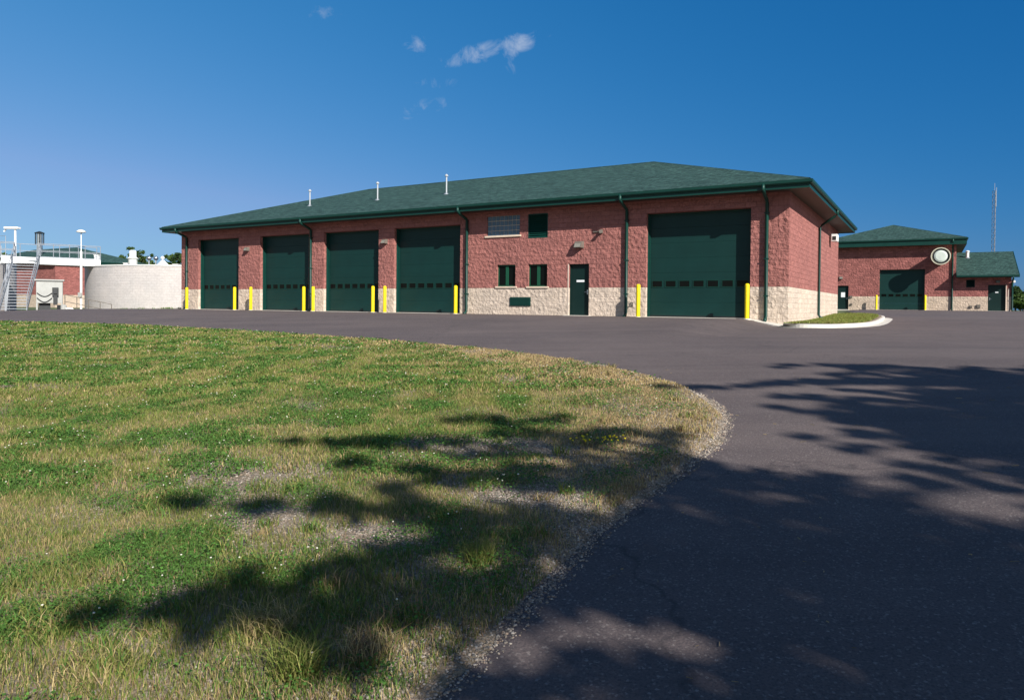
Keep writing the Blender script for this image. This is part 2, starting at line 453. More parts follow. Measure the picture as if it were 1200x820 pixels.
def garage_door(root, x0, x1, zt, y, z0=0., nwin=7, wz=(1.25, 1.49), win_sel=None):
    e = bpy.data.objects.new('garage_door', None)
    w = x1-x0; h = zt-z0
    mb = MB(); n = int(round(h/.61)); ph = h/n
    for k in range(n):
        a = z0+k*ph; b = a+ph
        mb.box(0.01, w-.01, 0, .05, a+.0015, b-.0015, .0035)
        for zz in (a+ph*.33, a+ph*.66): mb.box(.02, w-.02, -.0015, 0.002, zz-.008, zz+.008)
    d = mb.build('garage_door', M['door'], root, at=(x0, y, 0))
    fr = MB()
    for a in (-.0, w-.07): fr.box(a+.003, a+.067, -.05, -.006, z0+.0, zt-.004)
    fr.box(.067, w-.067, -.05, -.006, zt-.07, zt-.004)
    fr.build('door_stop', M['trim'], d)
    sl = MB(); sl.box(.02, w-.02, -.008, .0, z0+.002, z0+.07); sl.build('bottom_seal', M['black'], d)
    pitch = (w-.16)/nwin
    for k in range(nwin):
        cx = .08+pitch*(k+.5); ww = pitch*.36
        wf = MB(); a, b = cx-ww, cx+ww; t = .028
        wf.box(a-t, b+t, -.016, -.0045, wz[0]-t, wz[0]); wf.box(a-t, b+t, -.016, -.0045, wz[1], wz[1]+t)
        wf.box(a-t, a, -.016, -.0045, wz[0], wz[1]); wf.box(b, b+t, -.016, -.0045, wz[0], wz[1])
        wo = wf.build('window', M['trim'], d)
        p = MB(); p.box(a, b, -.010, -.005, wz[0], wz[1]); p.build('pane', M['glass'], d).name = 'window_pane'
    hd = MB(); hd.box(w*.6, w*.6+.18, -.035, -.009, z0+.12, z0+.15, .004); hd.build('lift_handle', M['dark'], d)
    return d

def man_door(root, x0, x1, zt, y, z0=0., handle_right=True, sign=None, mat='mandoor', ftop=.05):
    w = x1-x0
    mb = MB(); mb.box(.05, w-.05, 0, .045, z0+.02, zt-ftop-.004, .004)
    d = mb.build('door', M[mat], root, at=(x0, y, 0))
    f = MB(); f.box(0.002, .048, -.06, .05, z0, zt-.002); f.box(w-.048, w-.002, -.06, .05, z0, zt-.002); f.box(.048, w-.048, -.06, .05, zt-ftop, zt-.002)
    f.build('door_frame', M['mandoor'], d)
    hx = w-.13 if handle_right else .13
    hh = MB(); hh.box(hx-.03, hx+.03, -.012, -.001, z0+.93, z0+1.13, .003)
    hh.tube([(hx, -.012, z0+1.03), (hx, -.055, z0+1.03), (hx-(.12 if handle_right else -.12), -.055, z0+1.03)], .011, 8)
    hh.build('handle', M['steel'], d)
    for zz in (.3, 1.1, 1.85):
        pass
    if sign:
        sx0, sx1, sz0, sz1 = sign
        s = MB(); s.box(sx0, sx1, -.006, -.001, sz0, sz1); s.build('notice', M['paper'], d)
    k = MB(); k.box(.05, w-.05, -.002, .0, z0+.03, z0+.2) ; k.build('kick_plate', M['mandoor'], d)
    return d

def wall_lamp(root, x, y, z, s=1., out=-1, mat='bronze'):
    """box style wall pack on a wall whose outside is -y"""
    mb = MB(); h = .13*s
    mb.add([(x-.17*s, y, z-h), (x+.17*s, y, z-h), (x+.17*s, y, z+h), (x-.17*s, y, z+h),
            (x-.14*s, y-.26*s, z-h*.9), (x+.14*s, y-.26*s, z-h*.9), (x+.14*s, y-.14*s, z+h*.9), (x-.14*s, y-.14*s, z+h*.9)],
           [(0, 1, 2, 3), (4, 5, 6, 7), (0, 1, 5, 4), (3, 2, 6, 7), (0, 4, 7, 3), (1, 5, 6, 2)])
    o = mb.build('wall_lamp', M[mat], root)
    l = MB(); l.quad((x-.12*s, y-.262*s, z-h*.8), (x+.12*s, y-.262*s, z-h*.8), (x+.125*s, y-.165*s, z+h*.5), (x-.125*s, y-.165*s, z+h*.5))
    l.build('lamp_lens', M['lens'], o, fix=False)
    return o

def downspout(root, x, eave_y, wall_y, zt, z0, lean=0.):
    """box pipe from gutter back to the wall and down it"""
    r = .068; yw = wall_y-.085
    pts = [(x, eave_y-.055, zt-.02), (x, eave_y-.055, zt-.22), (x+lean*.1, eave_y-.0, zt-.29), (x+lean, yw-.08, zt-.52), (x+lean, yw, zt-.60), (x+lean, yw, z0+.22), (x+lean, yw-.06, z0+.10), (x+lean, yw-.2, z0+.05)]
    mb = MB(); mb.tube(pts, r, 10)
    o = mb.build('downspout', M['trim'], root, smooth=True)
    for zz in (z0+1.0, z0+2.4, zt-1.0):
        st = MB(); st.box(x+lean-.085, x+lean+.085, yw-.071, wall_y-.004, zz-.02, zz+.02); st.build('strap', M['trim'], o)
    return o

# ------------------------------------------------------------------ MAIN BUILDING
main = empty('garage_building', loc(0, 0, 0), ROT, 'long rose block building with five tall green overhead doors and green hip roof', 'building')
L, DEP = 36.05, 16.4
doors = [(34.43, 30.69), (28.83, 24.92), (23.8, 19.94), (18.92, 14.86), (5.57, 1.39)]
ZD = 4.26
ops = [(-a, -b, -.5, ZD) for a, b in doors]
ops += [(-9.09, -8.13, -.5, 2.25, .16)]
ops += [(-13.35, -11.59, 3.64, 4.55, .12), (-11.16, -10.15, 3.45, 4.55, .14), (-12.78, -11.80, 1.29, 2.29, .16), (-11.13, -10.16, 1.28, 2.28, .16)]
BAND = 1.22; WT = 4.79
w = MB()
wall_face(w, -L, 0, BAND, WT, ops)
w.quad((0, 0, BAND), (0, DEP, BAND), (0, DEP, WT), (0, 0, WT)); w.quad((-L, 0, BAND), (-L, DEP, BAND), (-L, DEP, WT), (-L, 0, WT))
w.quad((-L, DEP, BAND), (0, DEP, BAND), (0, DEP, WT), (-L, DEP, WT))
w.build('wall', M['rose'], main, fix=False)
w = MB(); zb0 = -.6
wall_face(w, -L, 0, zb0, BAND, ops)
w.quad((0, 0, zb0), (0, DEP, zb0), (0, DEP, BAND), (0, 0, BAND)); w.quad((-L, 0, zb0), (-L, DEP, zb0), (-L, DEP, BAND), (-L, 0, BAND))
w.quad((-L, DEP, zb0), (0, DEP, zb0), (0, DEP, BAND), (-L, DEP, BAND))
w.build('base_course', M['cream'], main, fix=False)
E = .8
ex0, ex1, ey0, ey1 = -36.85, .8, -E, DEP+E-.1
r = MB(); ra, rb = hip_roof(r, ex0-.03, ex1+.03, ey0-.03, ey1+.03, 5.065)
r.box(ex0-.03, ex1+.03, ey0-.03, ey1+.03, 5.03, 5.062)
roof = r.build('roof', M['shingle'], main)
rc = MB()
def cap(a, b, mb=rc, wd=.11):
    a, b = Vector(a), Vector(b); t = (b-a).normalized(); sd = t.cross(Vector((0, 0, 1))).normalized()*wd; up = Vector((0, 0, .03))
    mb.add([a-sd-up*.8, a+up, a+sd-up*.8, b-sd-up*.8, b+up, b+sd-up*.8], [(0, 1, 4, 3), (1, 2, 5, 4)])
cap(ra, rb); cap((ex0, ey0, 5.07), ra); cap((ex1, ey0, 5.07), rb); cap((ex1, ey1, 5.07), rb); cap((ex0, ey1, 5.07), ra)
rc.build('ridge_cap', M['shingle'], roof)
eaves(main, ex0, ex1, ey0, ey1, 5.03, 4.75, -L, 0, 0, DEP)
for a, b in doors:
    garage_door(main, -a, -b, ZD, .36)
for a, b in doors:
    for x0_, x1_ in ((-a+.002, -a+.02), (-b-.02, -b-.002)):
        jm = MB(); jm.box(x0_, x1_, .18, .30, 0.02, ZD-.002); jm.build('door_jamb', M['trim'], main)
    th = MB(); th.box(-a-.05, -b+.05, -.45, .36, -.2, .012); th.build('threshold', M['concrete'], main)
th = MB(); th.box(-9.2, -8.0, -.35, .16, -.2, .02); th.build('threshold', M['concrete'], main)
man_door(main, -9.09, -8.13, 2.25, .16, sign=(.30, .67, 1.47, 1.56))
cj = MB(); cj.box(-9.14, -9.092, -.012, .1, 0.02, 2.25); cj.build('door_edge_trim', M['jamb'], main)

def casement(x0, x1, z0, z1):
    y = .10; f = MB(); t = .055
    f.box(x0, x0+t, y, y+.05, z0, z1); f.box(x1-t, x1, y, y+.05, z0, z1)
    f.box(x0+t, x1-t, y, y+.05, z0, z0+t); f.box(x0+t, x1-t, y, y+.05, z1-t, z1)
    m = (x0+x1)/2; f.box(m-.075, m+.075, y-.01, y+.05, z0+t, z1-t)
    o = f.build('window', M['frame'], main)
    g = MB(); g.box(x0+t, m-.075, y+.02, y+.03, z0+t, z1-t); g.box(m+.075, x1-t, y+.02, y+.03, z0+t, z1-t); g.build('pane', M['glass'], o)
    s = MB(); s.box(x0-.08, x1+.08, -.05, .10, z0-.07, z0+.0, .008); s.build('sill', M['sillm'], o)
casement(-12.78, -11.80, 1.29, 2.29); casement(-11.13, -10.16, 1.28, 2.28)
# glass block window
gb = MB(); x0, x1, z0, z1 = -13.35, -11.59, 3.64, 4.55; nx, nz = 8, 4
bwid, bhei = (x1-x0)/nx, (z1-z0)/nz
for i in range(nx):
    for k in range(nz):
        gb.box(x0+i*bwid+.012, x0+(i+1)*bwid-.012, .05, .11, z0+k*bhei+.012, z0+(k+1)*bhei-.012, .012)
go = gb.build('glass_block_window', M['blockglass'], main)
mo = MB(); mo.box(x0, x1, .075, .1, z0, z1); mo.build('mortar_grid', M['sillm'], go)
s = MB(); s.box(x0-.1, x1+.08, -.06, .05, z0-.08, z0, .008); s.build('sill', M['sillm'], go)
# louvre
def louvre(root, x0, x1, z0, z1, y, mat, n=11, name='louvre_vent'):
    f = MB(); t = .045
    f.box(x0, x0+t, y-.02, y+.06, z0, z1); f.box(x1-t, x1, y-.02, y+.06, z0, z1)
    f.box(x0+t, x1-t, y-.02, y+.06, z0, z0+t); f.box(x0+t, x1-t, y-.02, y+.06, z1-t, z1)
    hh = (z1-z0-2*t)/n
    for k in range(n):
        a = z0+t+k*hh
        f.add([(x0+t, y-.01, a), (x1-t, y-.01, a), (x1-t, y+.05, a+hh*.95), (x0+t, y+.05, a+hh*.95)], [(0, 1, 2, 3)])
    o = f.build(name, M[mat], root, fix=False)
    b = MB(); b.box(x0, x1, y+.07, y+.08, z0, z1); b.build('backing', M['dark'], o)
louvre(main, -11.16, -10.15, 3.45, 4.55, .03, 'trim')
pv = MB(); pv.box(-12.06, -10.98, -.045, -.004, .40, .80, .01)
pvo = pv.build('low_vent_panel', M['trim'], main)
for k in range(6):
    ps = MB(); ps.box(-12.0, -11.04, -.056, -.047, .455+k*.055, .455+k*.055+.02); ps.build('vent_slat', M['trim'], pvo)
for x, lean in ((-.79, 0), (-6.4, 0), (-14.43, 0), (-24.7, 0), (-35.43, 0)):
    downspout(main, x, -E, 0, 5.0, -.05 if x < -1 else -.12, lean)
# east side downspout: built along x
sp = MB(); q = 7.9
sp.tube([(E+.055, q-.3, 4.98), (E+.055, q-.3, 4.72), (E-.05, q-.28, 4.66), (.16, q-.02, 4.30), (.075, q, 4.18), (.075, q, .12), (.14, q, .0), (.3, q, -.05)], .055, 10)
sp.build('downspout', M['trim'], main, smooth=True)
for s_, z_ in ((29.9, 3.56), (19.5, 3.62)): wall_lamp(main, -s_, 0, z_, .9)
wall_lamp(main, -8.58, 0, 3.08, 1.15)
sm = MB(); sm.box(-7.66, -7.5, -.10, 0, 3.53, 3.68, .01); sm.tube([(-7.58, -.1, 3.6), (-7.50, -.26, 3.58)], [.05, .075], 10); sm.box(-7.95, -7.66, -.05, 0, 3.58, 3.63, .005)
sm.build('security_light', M['bronze'], main)
for s_, z_ in ((6.16, .52), (10.45-1.2, .45)):
    if s_ < 7:
        hb = MB(); hb.box(-s_-.06, -s_+.06, -.04, 0, z_-.08, z_+.08, .008); hb.tube([(-s_, -.03, z_), (-s_, -.15, z_), (-s_, -.18, z_-.08)], .025, 8); hb.build('hose_tap', M['bronze'], main)
# white floodlight on the side wall, with bracket
fl = MB(); fl.box(.10, .40, 12.0, 12.6, 3.88, 4.26, .03); fo = fl.build('flood_lamp', M['white'], main)
fb = MB(); fb.box(0, .10, 12.25, 12.5, 3.98, 4.2); fb.build('bracket', M['white'], fo)
fg = MB(); fg.box(.17, .34, 11.985, 11.998, 3.95, 4.14); fg.build('lamp_lens', M['dark'], fo)
# roof vent pipes
def roofpipe(root, s, q, zt, z0, r=.040, mat='pvc', name='vent_pipe', capo=True):
    p = MB(); p.tube([(-s, q, z0), (-s, q, zt-.12)], r, 12)
    p.lathe([(r, 0), (r+.05, .0), (r+.055, .05), (r*.6, .12), (.005, .13)], 12, (-s, q, zt-.13))
    o = p.build(name, M[mat], root); smooth_by_angle(o)
    b = MB(); b.lathe([(r+.11, -.03), (r+.11, .02), (r+.01, .09)], 12, (-s, q, z0+.02)); b.build('flashing', M['galv'], o)
for s_, z1_ in ((28.0, 7.39), (22.65, 7.43), (17.85, 7.46)): roofpipe(main, s_, 3.0, z1_-.05, 5.065+3.8/3-.04)

# concrete wedge at the corner
cw = MB()
x0, x1, y0 = -.75, .02, -1.05
cw.add([(-1.38, -.75, -.01), (x1-.1, y0-.1, -.235), (x1, 0, -.22), (-1.38, 0, .012), (-1.38, -.75, -.3), (x1-.1, y0-.1, -.5), (x1, 0, -.5), (-1.38, 0, -.3)],
       [(0, 1, 2, 3), (0, 1, 5, 4), (1, 2, 6, 5), (4, 5, 6, 7), (0, 3, 7, 4)])
co = cw.build('corner_ramp', M['concrete']); co.location = loc(0, 0, .0); co.rotation_euler = (0, 0, ROT); tag(co, kind='structure')

# ------------------------------------------------------------------ kerbed island beside the side wall
isl = [(.02, -1.25), (.35, -1.65), (.9, -1.85), (1.5, -1.6), (2.0, -.9), (2.4, .6), (2.75, 3.), (2.95, 6.), (3., 9), (2.95, 11.8), (2.6, 13.2), (1.8, 14.1), (.9, 14.4), (.02, 14.4)]
isl = [(x*.90 if x > .1 else x, y) for x, y in isl]
def smooth_poly(p, n=4):
    out = []
    for i in range(len(p)-1):
        p0 = p[max(i-1, 0)]; p1 = p[i]; p2 = p[i+1]; p3 = p[min(i+2, len(p)-1)]
        for k in range(n):
            t = k/n
            out.append(tuple(.5*((2*p1[j])+(-p0[j]+p2[j])*t+(2*p0[j]-5*p1[j]+4*p2[j]-p3[j])*t*t+(-p0[j]+3*p1[j]-3*p2[j]+p3[j])*t**3) for j in (0, 1)))
    return out+[p[-1]]
isp = smooth_poly(isl)
def lz(x, y):
    p = loc(-x, y); return hz(p[0], p[1])
km = MB(); ring = []
for i, (x, y) in enumerate(isp):
    a = isp[max(i-1, 0)]; b = isp[min(i+1, len(isp)-1)]
    t = Vector((b[0]-a[0], b[1]-a[1], 0)).normalized(); nrm = Vector((-t.y, t.x, 0))   # inward
    z = lz(x, y); P = Vector((x, y, 0))
    ring.append([P+Vector((0, 0, z-.1)), P+Vector((0, 0, z+.12))+nrm*.02, P+nrm*.04+Vector((0, 0, z+.14)), P+nrm*.15+Vector((0, 0, z+.14)), P+nrm*.16+Vector((0, 0, z))])
    # gutter pan outside
vs = [p for rg in ring for p in rg]; n = 5
km.add(vs, [(i*n+k, (i+1)*n+k, (i+1)*n+k+1, i*n+k+1) for i in range(len(ring)-1) for k in range(n-1)])
ko = km.build('kerb', M['concrete'], at=loc(0, 0)); ko.rotation_euler = (0, 0, ROT); tag(ko, kind='structure')
gp = MB(); rr = []
for i, (x, y) in enumerate(isp):
    a = isp[max(i-1, 0)]; b = isp[min(i+1, len(isp)-1)]
    t = Vector((b[0]-a[0], b[1]-a[1], 0)).normalized(); nrm = Vector((-t.y, t.x, 0)); P = Vector((x, y, 0))
    Q = P-nrm*.32
    rr.append([P+Vector((0, 0, lz(x, y)+.012)), Q+Vector((0, 0, lz(Q.x, Q.y)+.008))])
gp.add([p for r_ in rr for p in r_], [(i*2, i*2+1, i*2+3, i*2+2) for i in range(len(rr)-1)])
po = gp.build('kerb_pan', M['concrete'], at=loc(0, 0)); po.rotation_euler = (0, 0, ROT); tag(po, kind='structure')
ig = MB()
for i in range(len(isp)-1):
    (xa, ya), (xb, yb) = isp[i], isp[i+1]
    for k in range(6):
        f0, f1 = k/6, (k+1)/6
        q4 = [(xa*f0, ya), (xa*f1, ya), (xb*f1, yb), (xb*f0, yb)]
        sc = .96
        pts = [(x*sc, y*1.0 if 0 < y < 14 else y*.97) for x, y in q4]
        ig.quad(*[(x, y, lz(x, y)+.115+.05*math.sin(min(1, x/2.6)*math.pi)) for x, y in pts])
io = ig.build('island_turf', M['soil'], at=loc(0, 0)); io.rotation_euler = (0, 0, ROT); tag(io, kind='structure')

# ------------------------------------------------------------------ bollards
def bollard():
    root = empty('bollard', (0, 0, 0))
    p = MB(); p.lathe([(.085, -.25), (.085, 1.27), (.082, 1.30), (.06, 1.325), (.03, 1.335), (.002, 1.337)], 20)
    smooth_by_angle(p.build('post', M['yellow'], root))
    b = MB(); b.lathe([(.13, -.05), (.13, .012), (.087, .022)], 20); b.build('footing', M['concrete'], root)
    return root
proto = bollard()
BL = [(34.66, 'yellow bollard at the far left end of the long building, beside the tank'),
      (30.28, 'yellow bollard in front of the right edge of the first garage door from the left'),
      (28.89, 'yellow bollard at the left side of the second garage door from the left'),
      (24.67, 'yellow bollard in front of the right edge of the second garage door from the left'),
      (23.97, 'yellow bollard at the left side of the third garage door, beside a downspout'),
      (19.78, 'yellow bollard in front of the right edge of the third garage door from the left'),
      (19.0, 'yellow bollard at the left side of the fourth garage door from the left'),
      (14.69, 'yellow bollard in front of the right edge of the fourth door, near the windowed wall'),
      (5.67, 'yellow bollard at the left edge of the largest, nearest garage door'),
      (1.37, 'yellow bollard at the right edge of the largest, nearest garage door')]
for i, (s_, lab) in enumerate(BL):
    o = proto if i == 0 else copy_tree(proto)
    x, y, _ = loc(s_, -.6); o.location = (x, y, hz(x, y)); tag(o, lab, 'bollard', 'yellow bollards guarding garage doors')
for s_, lab in ((-.38, 'yellow bollard left of the garage door on the smaller distant building'), (-4.2, 'yellow bollard right of the garage door on the smaller distant building')):
    o = copy_tree(proto); x, y, _ = loc(s_, 44.1); o.location = (x, y, hz(x, y)); tag(o, lab, 'bollard', 'yellow bollards guarding garage doors')

# ------------------------------------------------------------------ ANNEX
AQ = 44.7; AZ = .31
an = empty('pump_building', loc(0, AQ, AZ), ROT, 'smaller rose block building with green pyramid roof, round wall fan and low wing', 'building')
aops = [(.56, 4.14, -.4, 3.64, .3), (-2.9, -1.98, -.4, 2.22, .15), (8.81, 10.06, -.4, 2.22, .15), (7.23, 7.86, 2.02, 2.68, .1)]
xl, xr, xw = -3.6, 6.47, 10.45
AT = 5.74; WZT = 2.98; ADEP = 11.6
w = MB(); wall_face(w, xl, xr, 1.22, AT, [o for o in aops if o[0] < xr])
w.quad((xr, 0, 1.22), (xr, ADEP, 1.22), (xr, ADEP, AT), (xr, 0, AT)); w.quad((xl, 0, 1.22), (xl, ADEP, 1.22), (xl, ADEP, AT), (xl, 0, AT)); w.quad((xl, ADEP, 1.22), (xr, ADEP, 1.22), (xr, ADEP, AT), (xl, ADEP, AT))
wall_face(w, xr, xw, 1.22, WZT, [o for o in aops if o[0] > xr])
w.quad((xw, 0, 1.22), (xw, 10, 1.22), (xw, 10, WZT), (xw, 0, WZT)); w.add([(xw, 0, WZT), (xw, 10, WZT), (xw, 5, WZT+2.1)], [(0, 1, 2)])
w.quad((xr, 10, 1.22), (xw, 10, 1.22), (xw, 10, WZT), (xr, 10, WZT))
w.build('wall', M['rose_far'], an, fix=False)
w = MB(); wall_face(w, xl, xr, -.5, 1.22, [o for o in aops if o[0] < xr]); wall_face(w, xr, xw, -.5, 1.22, [o for o in aops if o[0] > xr])
w.quad((xl, 0, -.5), (xl, ADEP, -.5), (xl, ADEP, 1.22), (xl, 0, 1.22)); w.quad((xw, 0, -.5), (xw, 10, -.5), (xw, 10, 1.22), (xw, 0, 1.22))
w.build('base_course', M['cream_far'], an, fix=False)
ax0, ax1 = -4.4, 7.2
r = MB(); ra, rb = hip_roof(r, ax0-.03, ax1+.03, -.83, ADEP-.77, 6.26, .325); r.box(ax0-.03, ax1+.03, -.83, ADEP-.77, 6.225, 6.257)
ar = r.build('roof', M['shingle'], an)
rc = MB(); cap((ax0, -.8, 6.27), ra, rc); cap((ax1, -.8, 6.27), ra, rc); rc.build('ridge_cap', M['shingle'], ar)
eaves(an, ax0, ax1, -.8, ADEP-.8, 6.225, 5.70, xl, xr, 0, ADEP-1.6)
# low wing roof: gable along x
wr = MB(); wx0, wx1 = xr+.02, 10.92; we, wzr = 3.03, 5.36
for y0_, y1_, z0_, z1_ in ((-.8, 5., we, wzr), (10.8, 5., we, wzr)):
    wr.quad((wx0, y0_, z0_), (wx1, y0_, z0_), (wx1, y1_, z1_), (wx0, y1_, z1_))
    wr.quad((wx0, y0_, z0_-.05), (wx1, y0_, z0_-.05), (wx1, y1_, z1_-.05), (wx0, y1_, z1_-.05))
wr.build('wing_roof', M['shingle'], an, fix=False)
wt = MB(); wt.box(wx0, wx1, -.82, -.8, we-.2, we-.003)
a_, b_ = Vector((wx1, -.82, we)), Vector((wx1, 5, wzr+.0))
for sgn_, yy in ((1, -.82), (-1, 10.82)):
    wt.add([(wx1-.02, yy, we-.2), (wx1+.02, yy, we-.2), (wx1+.02, yy, we+.01), (wx1-.02, yy, we+.01), (wx1-.02, 5, wzr-.19), (wx1+.02, 5, wzr-.19), (wx1+.02, 5, wzr+.015), (wx1-.02, 5, wzr+.015)],
           [(0, 1, 2, 3), (0, 1, 5, 4), (1, 2, 6, 5), (2, 3, 7, 6), (3, 0, 4, 7)])
wt.box(xr+.02, wx1, -.93, -.822, we-.13, we-.0)
wt.build('wing_fascia', M['trim'], an)
ws = MB(); ws.box(xr+.02, wx1-.02, -.798, -.002, we-.17, we-.15); ws.build('wing_soffit', M['soffit'], an)
garage_door(an, .56, 4.14, 3.64, .3, nwin=6, wz=(1.22, 1.45))
d = man_door(an, -2.9, -1.98, 2.22, .15, sign=(.28, .62, 1.15, 1.6))
man_door(an, 8.81, 10.06, 2.22, .15, handle_right=False, sign=(.52, .74, 1.55, 1.63))
louvre(an, 7.23, 7.86, 2.02, 2.68, .03, 'mandoor', 7)
ls = MB(); ls.box(10.06, 10.12, -.03, .1, 0, 2.22); ls.box(10.2, 10.3, -.004-.02, -.003, 0.0, 1.9); ls.build('door_edge_trim', M['jamb'], an)
for q4_ in ((.5, 4.2, -.4, .3), (-3., -1.9, -.35, .15), (8.7, 10.2, -.5, .15)):
    th = MB(); th.box(*q4_, -.2, .018); th.build('threshold', M['concrete'], an)
downspout(an, 6.2, -.8, 0, 6.18, -.0)
downspout(an, 10.5, -.8, 0, 3.0, .0)
wall_lamp(an, -2.63, 0, 2.95, .9); wall_lamp(an, 9.5, 0, 2.5, .9); 
lw = MB(); lw.box(xw, xw+.28, .2, .5, 2.4, 2.6, .02); lw.build('wall_lamp', M['white'], an)
for x_, z_, w_ in ((-1.75, 1.18, .1), (-1.7, .5, .08), (8.15, .4, .14), (7.6, .35, .1)):
    b = MB(); b.box(x_-w_, x_+w_, -.1, -.003, z_-w_, z_+w_, .01); b.build('utility_box', M['bronze'], an)
# round fan cowl sticking out of the wall
def cyl_y(mb, x, z, y0, y1, r0, r1, n=40, inner=False):
    A = [(x+r0*math.cos(2*math.pi*k/n), y0, z+r0*math.sin(2*math.pi*k/n)) for k in range(n)]
    B = [(x+r1*math.cos(2*math.pi*k/n), y1, z+r1*math.sin(2*math.pi*k/n)) for k in range(n)]
    mb.add(A+B, [(k, (k+1) % n, n+(k+1) % n, n+k) for k in range(n)])
fx, fz = 5.30, 4.66
cw = MB(); cyl_y(cw, fx, fz, 0, -1.45, .60, .60); cyl_y(cw, fx, fz, -1.45, -1.45, .60, .72); cyl_y(cw, fx, fz, -1.45, -1.58, .72, .74); cyl_y(cw, fx, fz, -1.58, -1.58, .74, .67); cyl_y(cw, fx, fz, -1.58, -1.5, .64, .63)
co_ = cw.build('fan_cowl', M['ring'], an, smooth=False)
cd = MB(); cyl_y(cd, fx, fz, -1.5, -1.499, .66, .001); cd.build('cowl_recess', M['dark'], co_)
dd = MB(); cyl_y(dd, fx, fz, -1.56, -1.50, .50, .50); cyl_y(dd, fx, fz, -1.56, -1.60, .50, .38); cyl_y(dd, fx, fz, -1.60, -1.61, .38, .001); dd.build('cowl_disc', M['disc'], co_, smooth=True)
roofpipe(an, -7.42, 3.6, 5.45, 4.72, .12, 'white')

# ------------------------------------------------------------------ lattice mast
def lattice(x, y, z0, z1, w0):
    root = empty('radio_mast', (x, y, z0), .3, 'thin grey lattice radio mast rising behind the low wing', 'mast')
    h = z1-z0; legs = MB(); br = MB()
    pts = [(w0*math.cos(a), w0*math.sin(a)) for a in (0, 2.094, 4.189)]
    for a, b in pts: legs.tube([(a, b, 0), (a, b, h)], .03, 6)
    n = int(h/.9)
    for k in range(n):
        za, zb = k*h/n, (k+1)*h/n
        for i in range(3):
            p, q = pts[i], pts[(i+1) % 3]
            br.tube([(p[0], p[1], za), (q[0], q[1], zb)], .016, 4); br.tube([(q[0], q[1], za), (p[0], p[1], zb)], .016, 4); br.tube([(p[0], p[1], zb), (q[0], q[1], zb)], .016, 4)
    legs.build('mast_leg', M['mast'], root); br.build('lattice_bracing', M['mast'], root)
    t = MB(); t.tube([(0, 0, h), (0, 0, h+1.3)], .03, 6); t.tube([(w0+.1, 0, h-2.6), (w0+.1, 0, h+.6)], .04, 6); t.build('antenna', M['galv'], root)
lattice(80.7, 120, -.3, 20.3, .30)

# ------------------------------------------------------------------ TANKS
def tank(cx, cy, zt, label, rad=10., n=160):
    root = empty('tank', (cx, cy, hz(cx, cy)-.3), 0, label, 'tank', 'round pale block tanks')
    z0 = -.8; zt = zt-root.location.z
    b = MB(); vs = []; fs = []
    for k in range(n):
        a = 2*math.pi*k/n; vs += [(rad*math.cos(a), rad*math.sin(a), z0), (rad*math.cos(a), rad*math.sin(a), zt-.1)]
    for k in range(n): fs.append((2*k, 2*((k+1) % n), 2*((k+1) % n)+1, 2*k+1))
    b.add(vs, fs); o = b.build('tank_wall', M['tank'], root, smooth=True, fix=False)
    c = MB(); c.lathe([(rad+.005, -.098), (rad+.05, -.095), (rad+.05, 0), (rad-.3, .0), (rad-.3, -.6)], n, (0, 0, zt), cap=False); c.build('coping', M['offwhite'], root)
    w_ = MB(); w_.lathe([(.01, 0), (rad-.31, .0)], n, (0, 0, zt-.55), cap=False); w_.build('water_surface', M['glass'], root)
    return root
T1 = tank(-27.4, 63.3, 3.25, 'large round pale block tank whose wall reaches the end of the long building', 9.)
T2 = tank(-46.6, 54.9, 3.35, 'round pale block tank at the left edge, left of the steel staircase', 7.)

# walkway between the tanks: local x along the walkway
wa = Vector((-37.9, 52.9, 0)); wb = Vector((-33.0, 57.0, 0)); wd = (wb-wa); wlen = wd.length
wk = empty('walkway', (wa.x, wa.y, 3.2), math.atan2(wd.y, wd.x), 'white steel walkway bridge with railings between the two round tanks', 'walkway')
b = MB(); b.box(0, wlen, -.75, .75, .36, .42); b.build('deck', M['galv'], wk)
for yy in (-.78, .70):
    b = MB(); b.box(0, wlen, yy, yy+.08, .0, .44); b.box(0, wlen, yy-.04, yy+.12, .40, .46); b.box(0, wlen, yy-.04, yy+.12, -.02, .02); b.build('side_beam', M['white'], wk)
for yy in (-.6, .6):
    b = MB(); b.box(.3, .5, yy-.1, yy+.1, -4.2, -.02); b.build('support_column', M['galv'], wk)
def railing(root, p0, p1, n, h=1.07, mat='galv', mid=True, name='railing'):
    p0, p1 = Vector(p0), Vector(p1); b = MB()
    for k in range(n+1):
        p = p0.lerp(p1, k/n); b.tube([p, p+Vector((0, 0, h))], .028, 6)
    b.tube([p0+Vector((0, 0, h)), p1+Vector((0, 0, h))], .028, 6)
    b.tube([p0+Vector((0, 0, h*.52)), p1+Vector((0, 0, h*.52))], .024, 6)
    b.box(min(p0.x, p1.x), max(p0.x, p1.x)+.001, p0.y-.005, p0.y+.005, min(p0.z, p1.z), min(p0.z, p1.z)+.1) if abs(p0.z-p1.z) < .01 and abs(p0.y-p1.y) < .01 else None
    return b.build(name, M[mat], root)
railing(wk, (2.2, -.72, .46), (wlen, -.72, .46), 4); railing(wk, (0, .74, .46), (wlen, .74, .46), 5)
railing(wk, (-.05, -.72, .46), (.75, -.72, .46), 1)
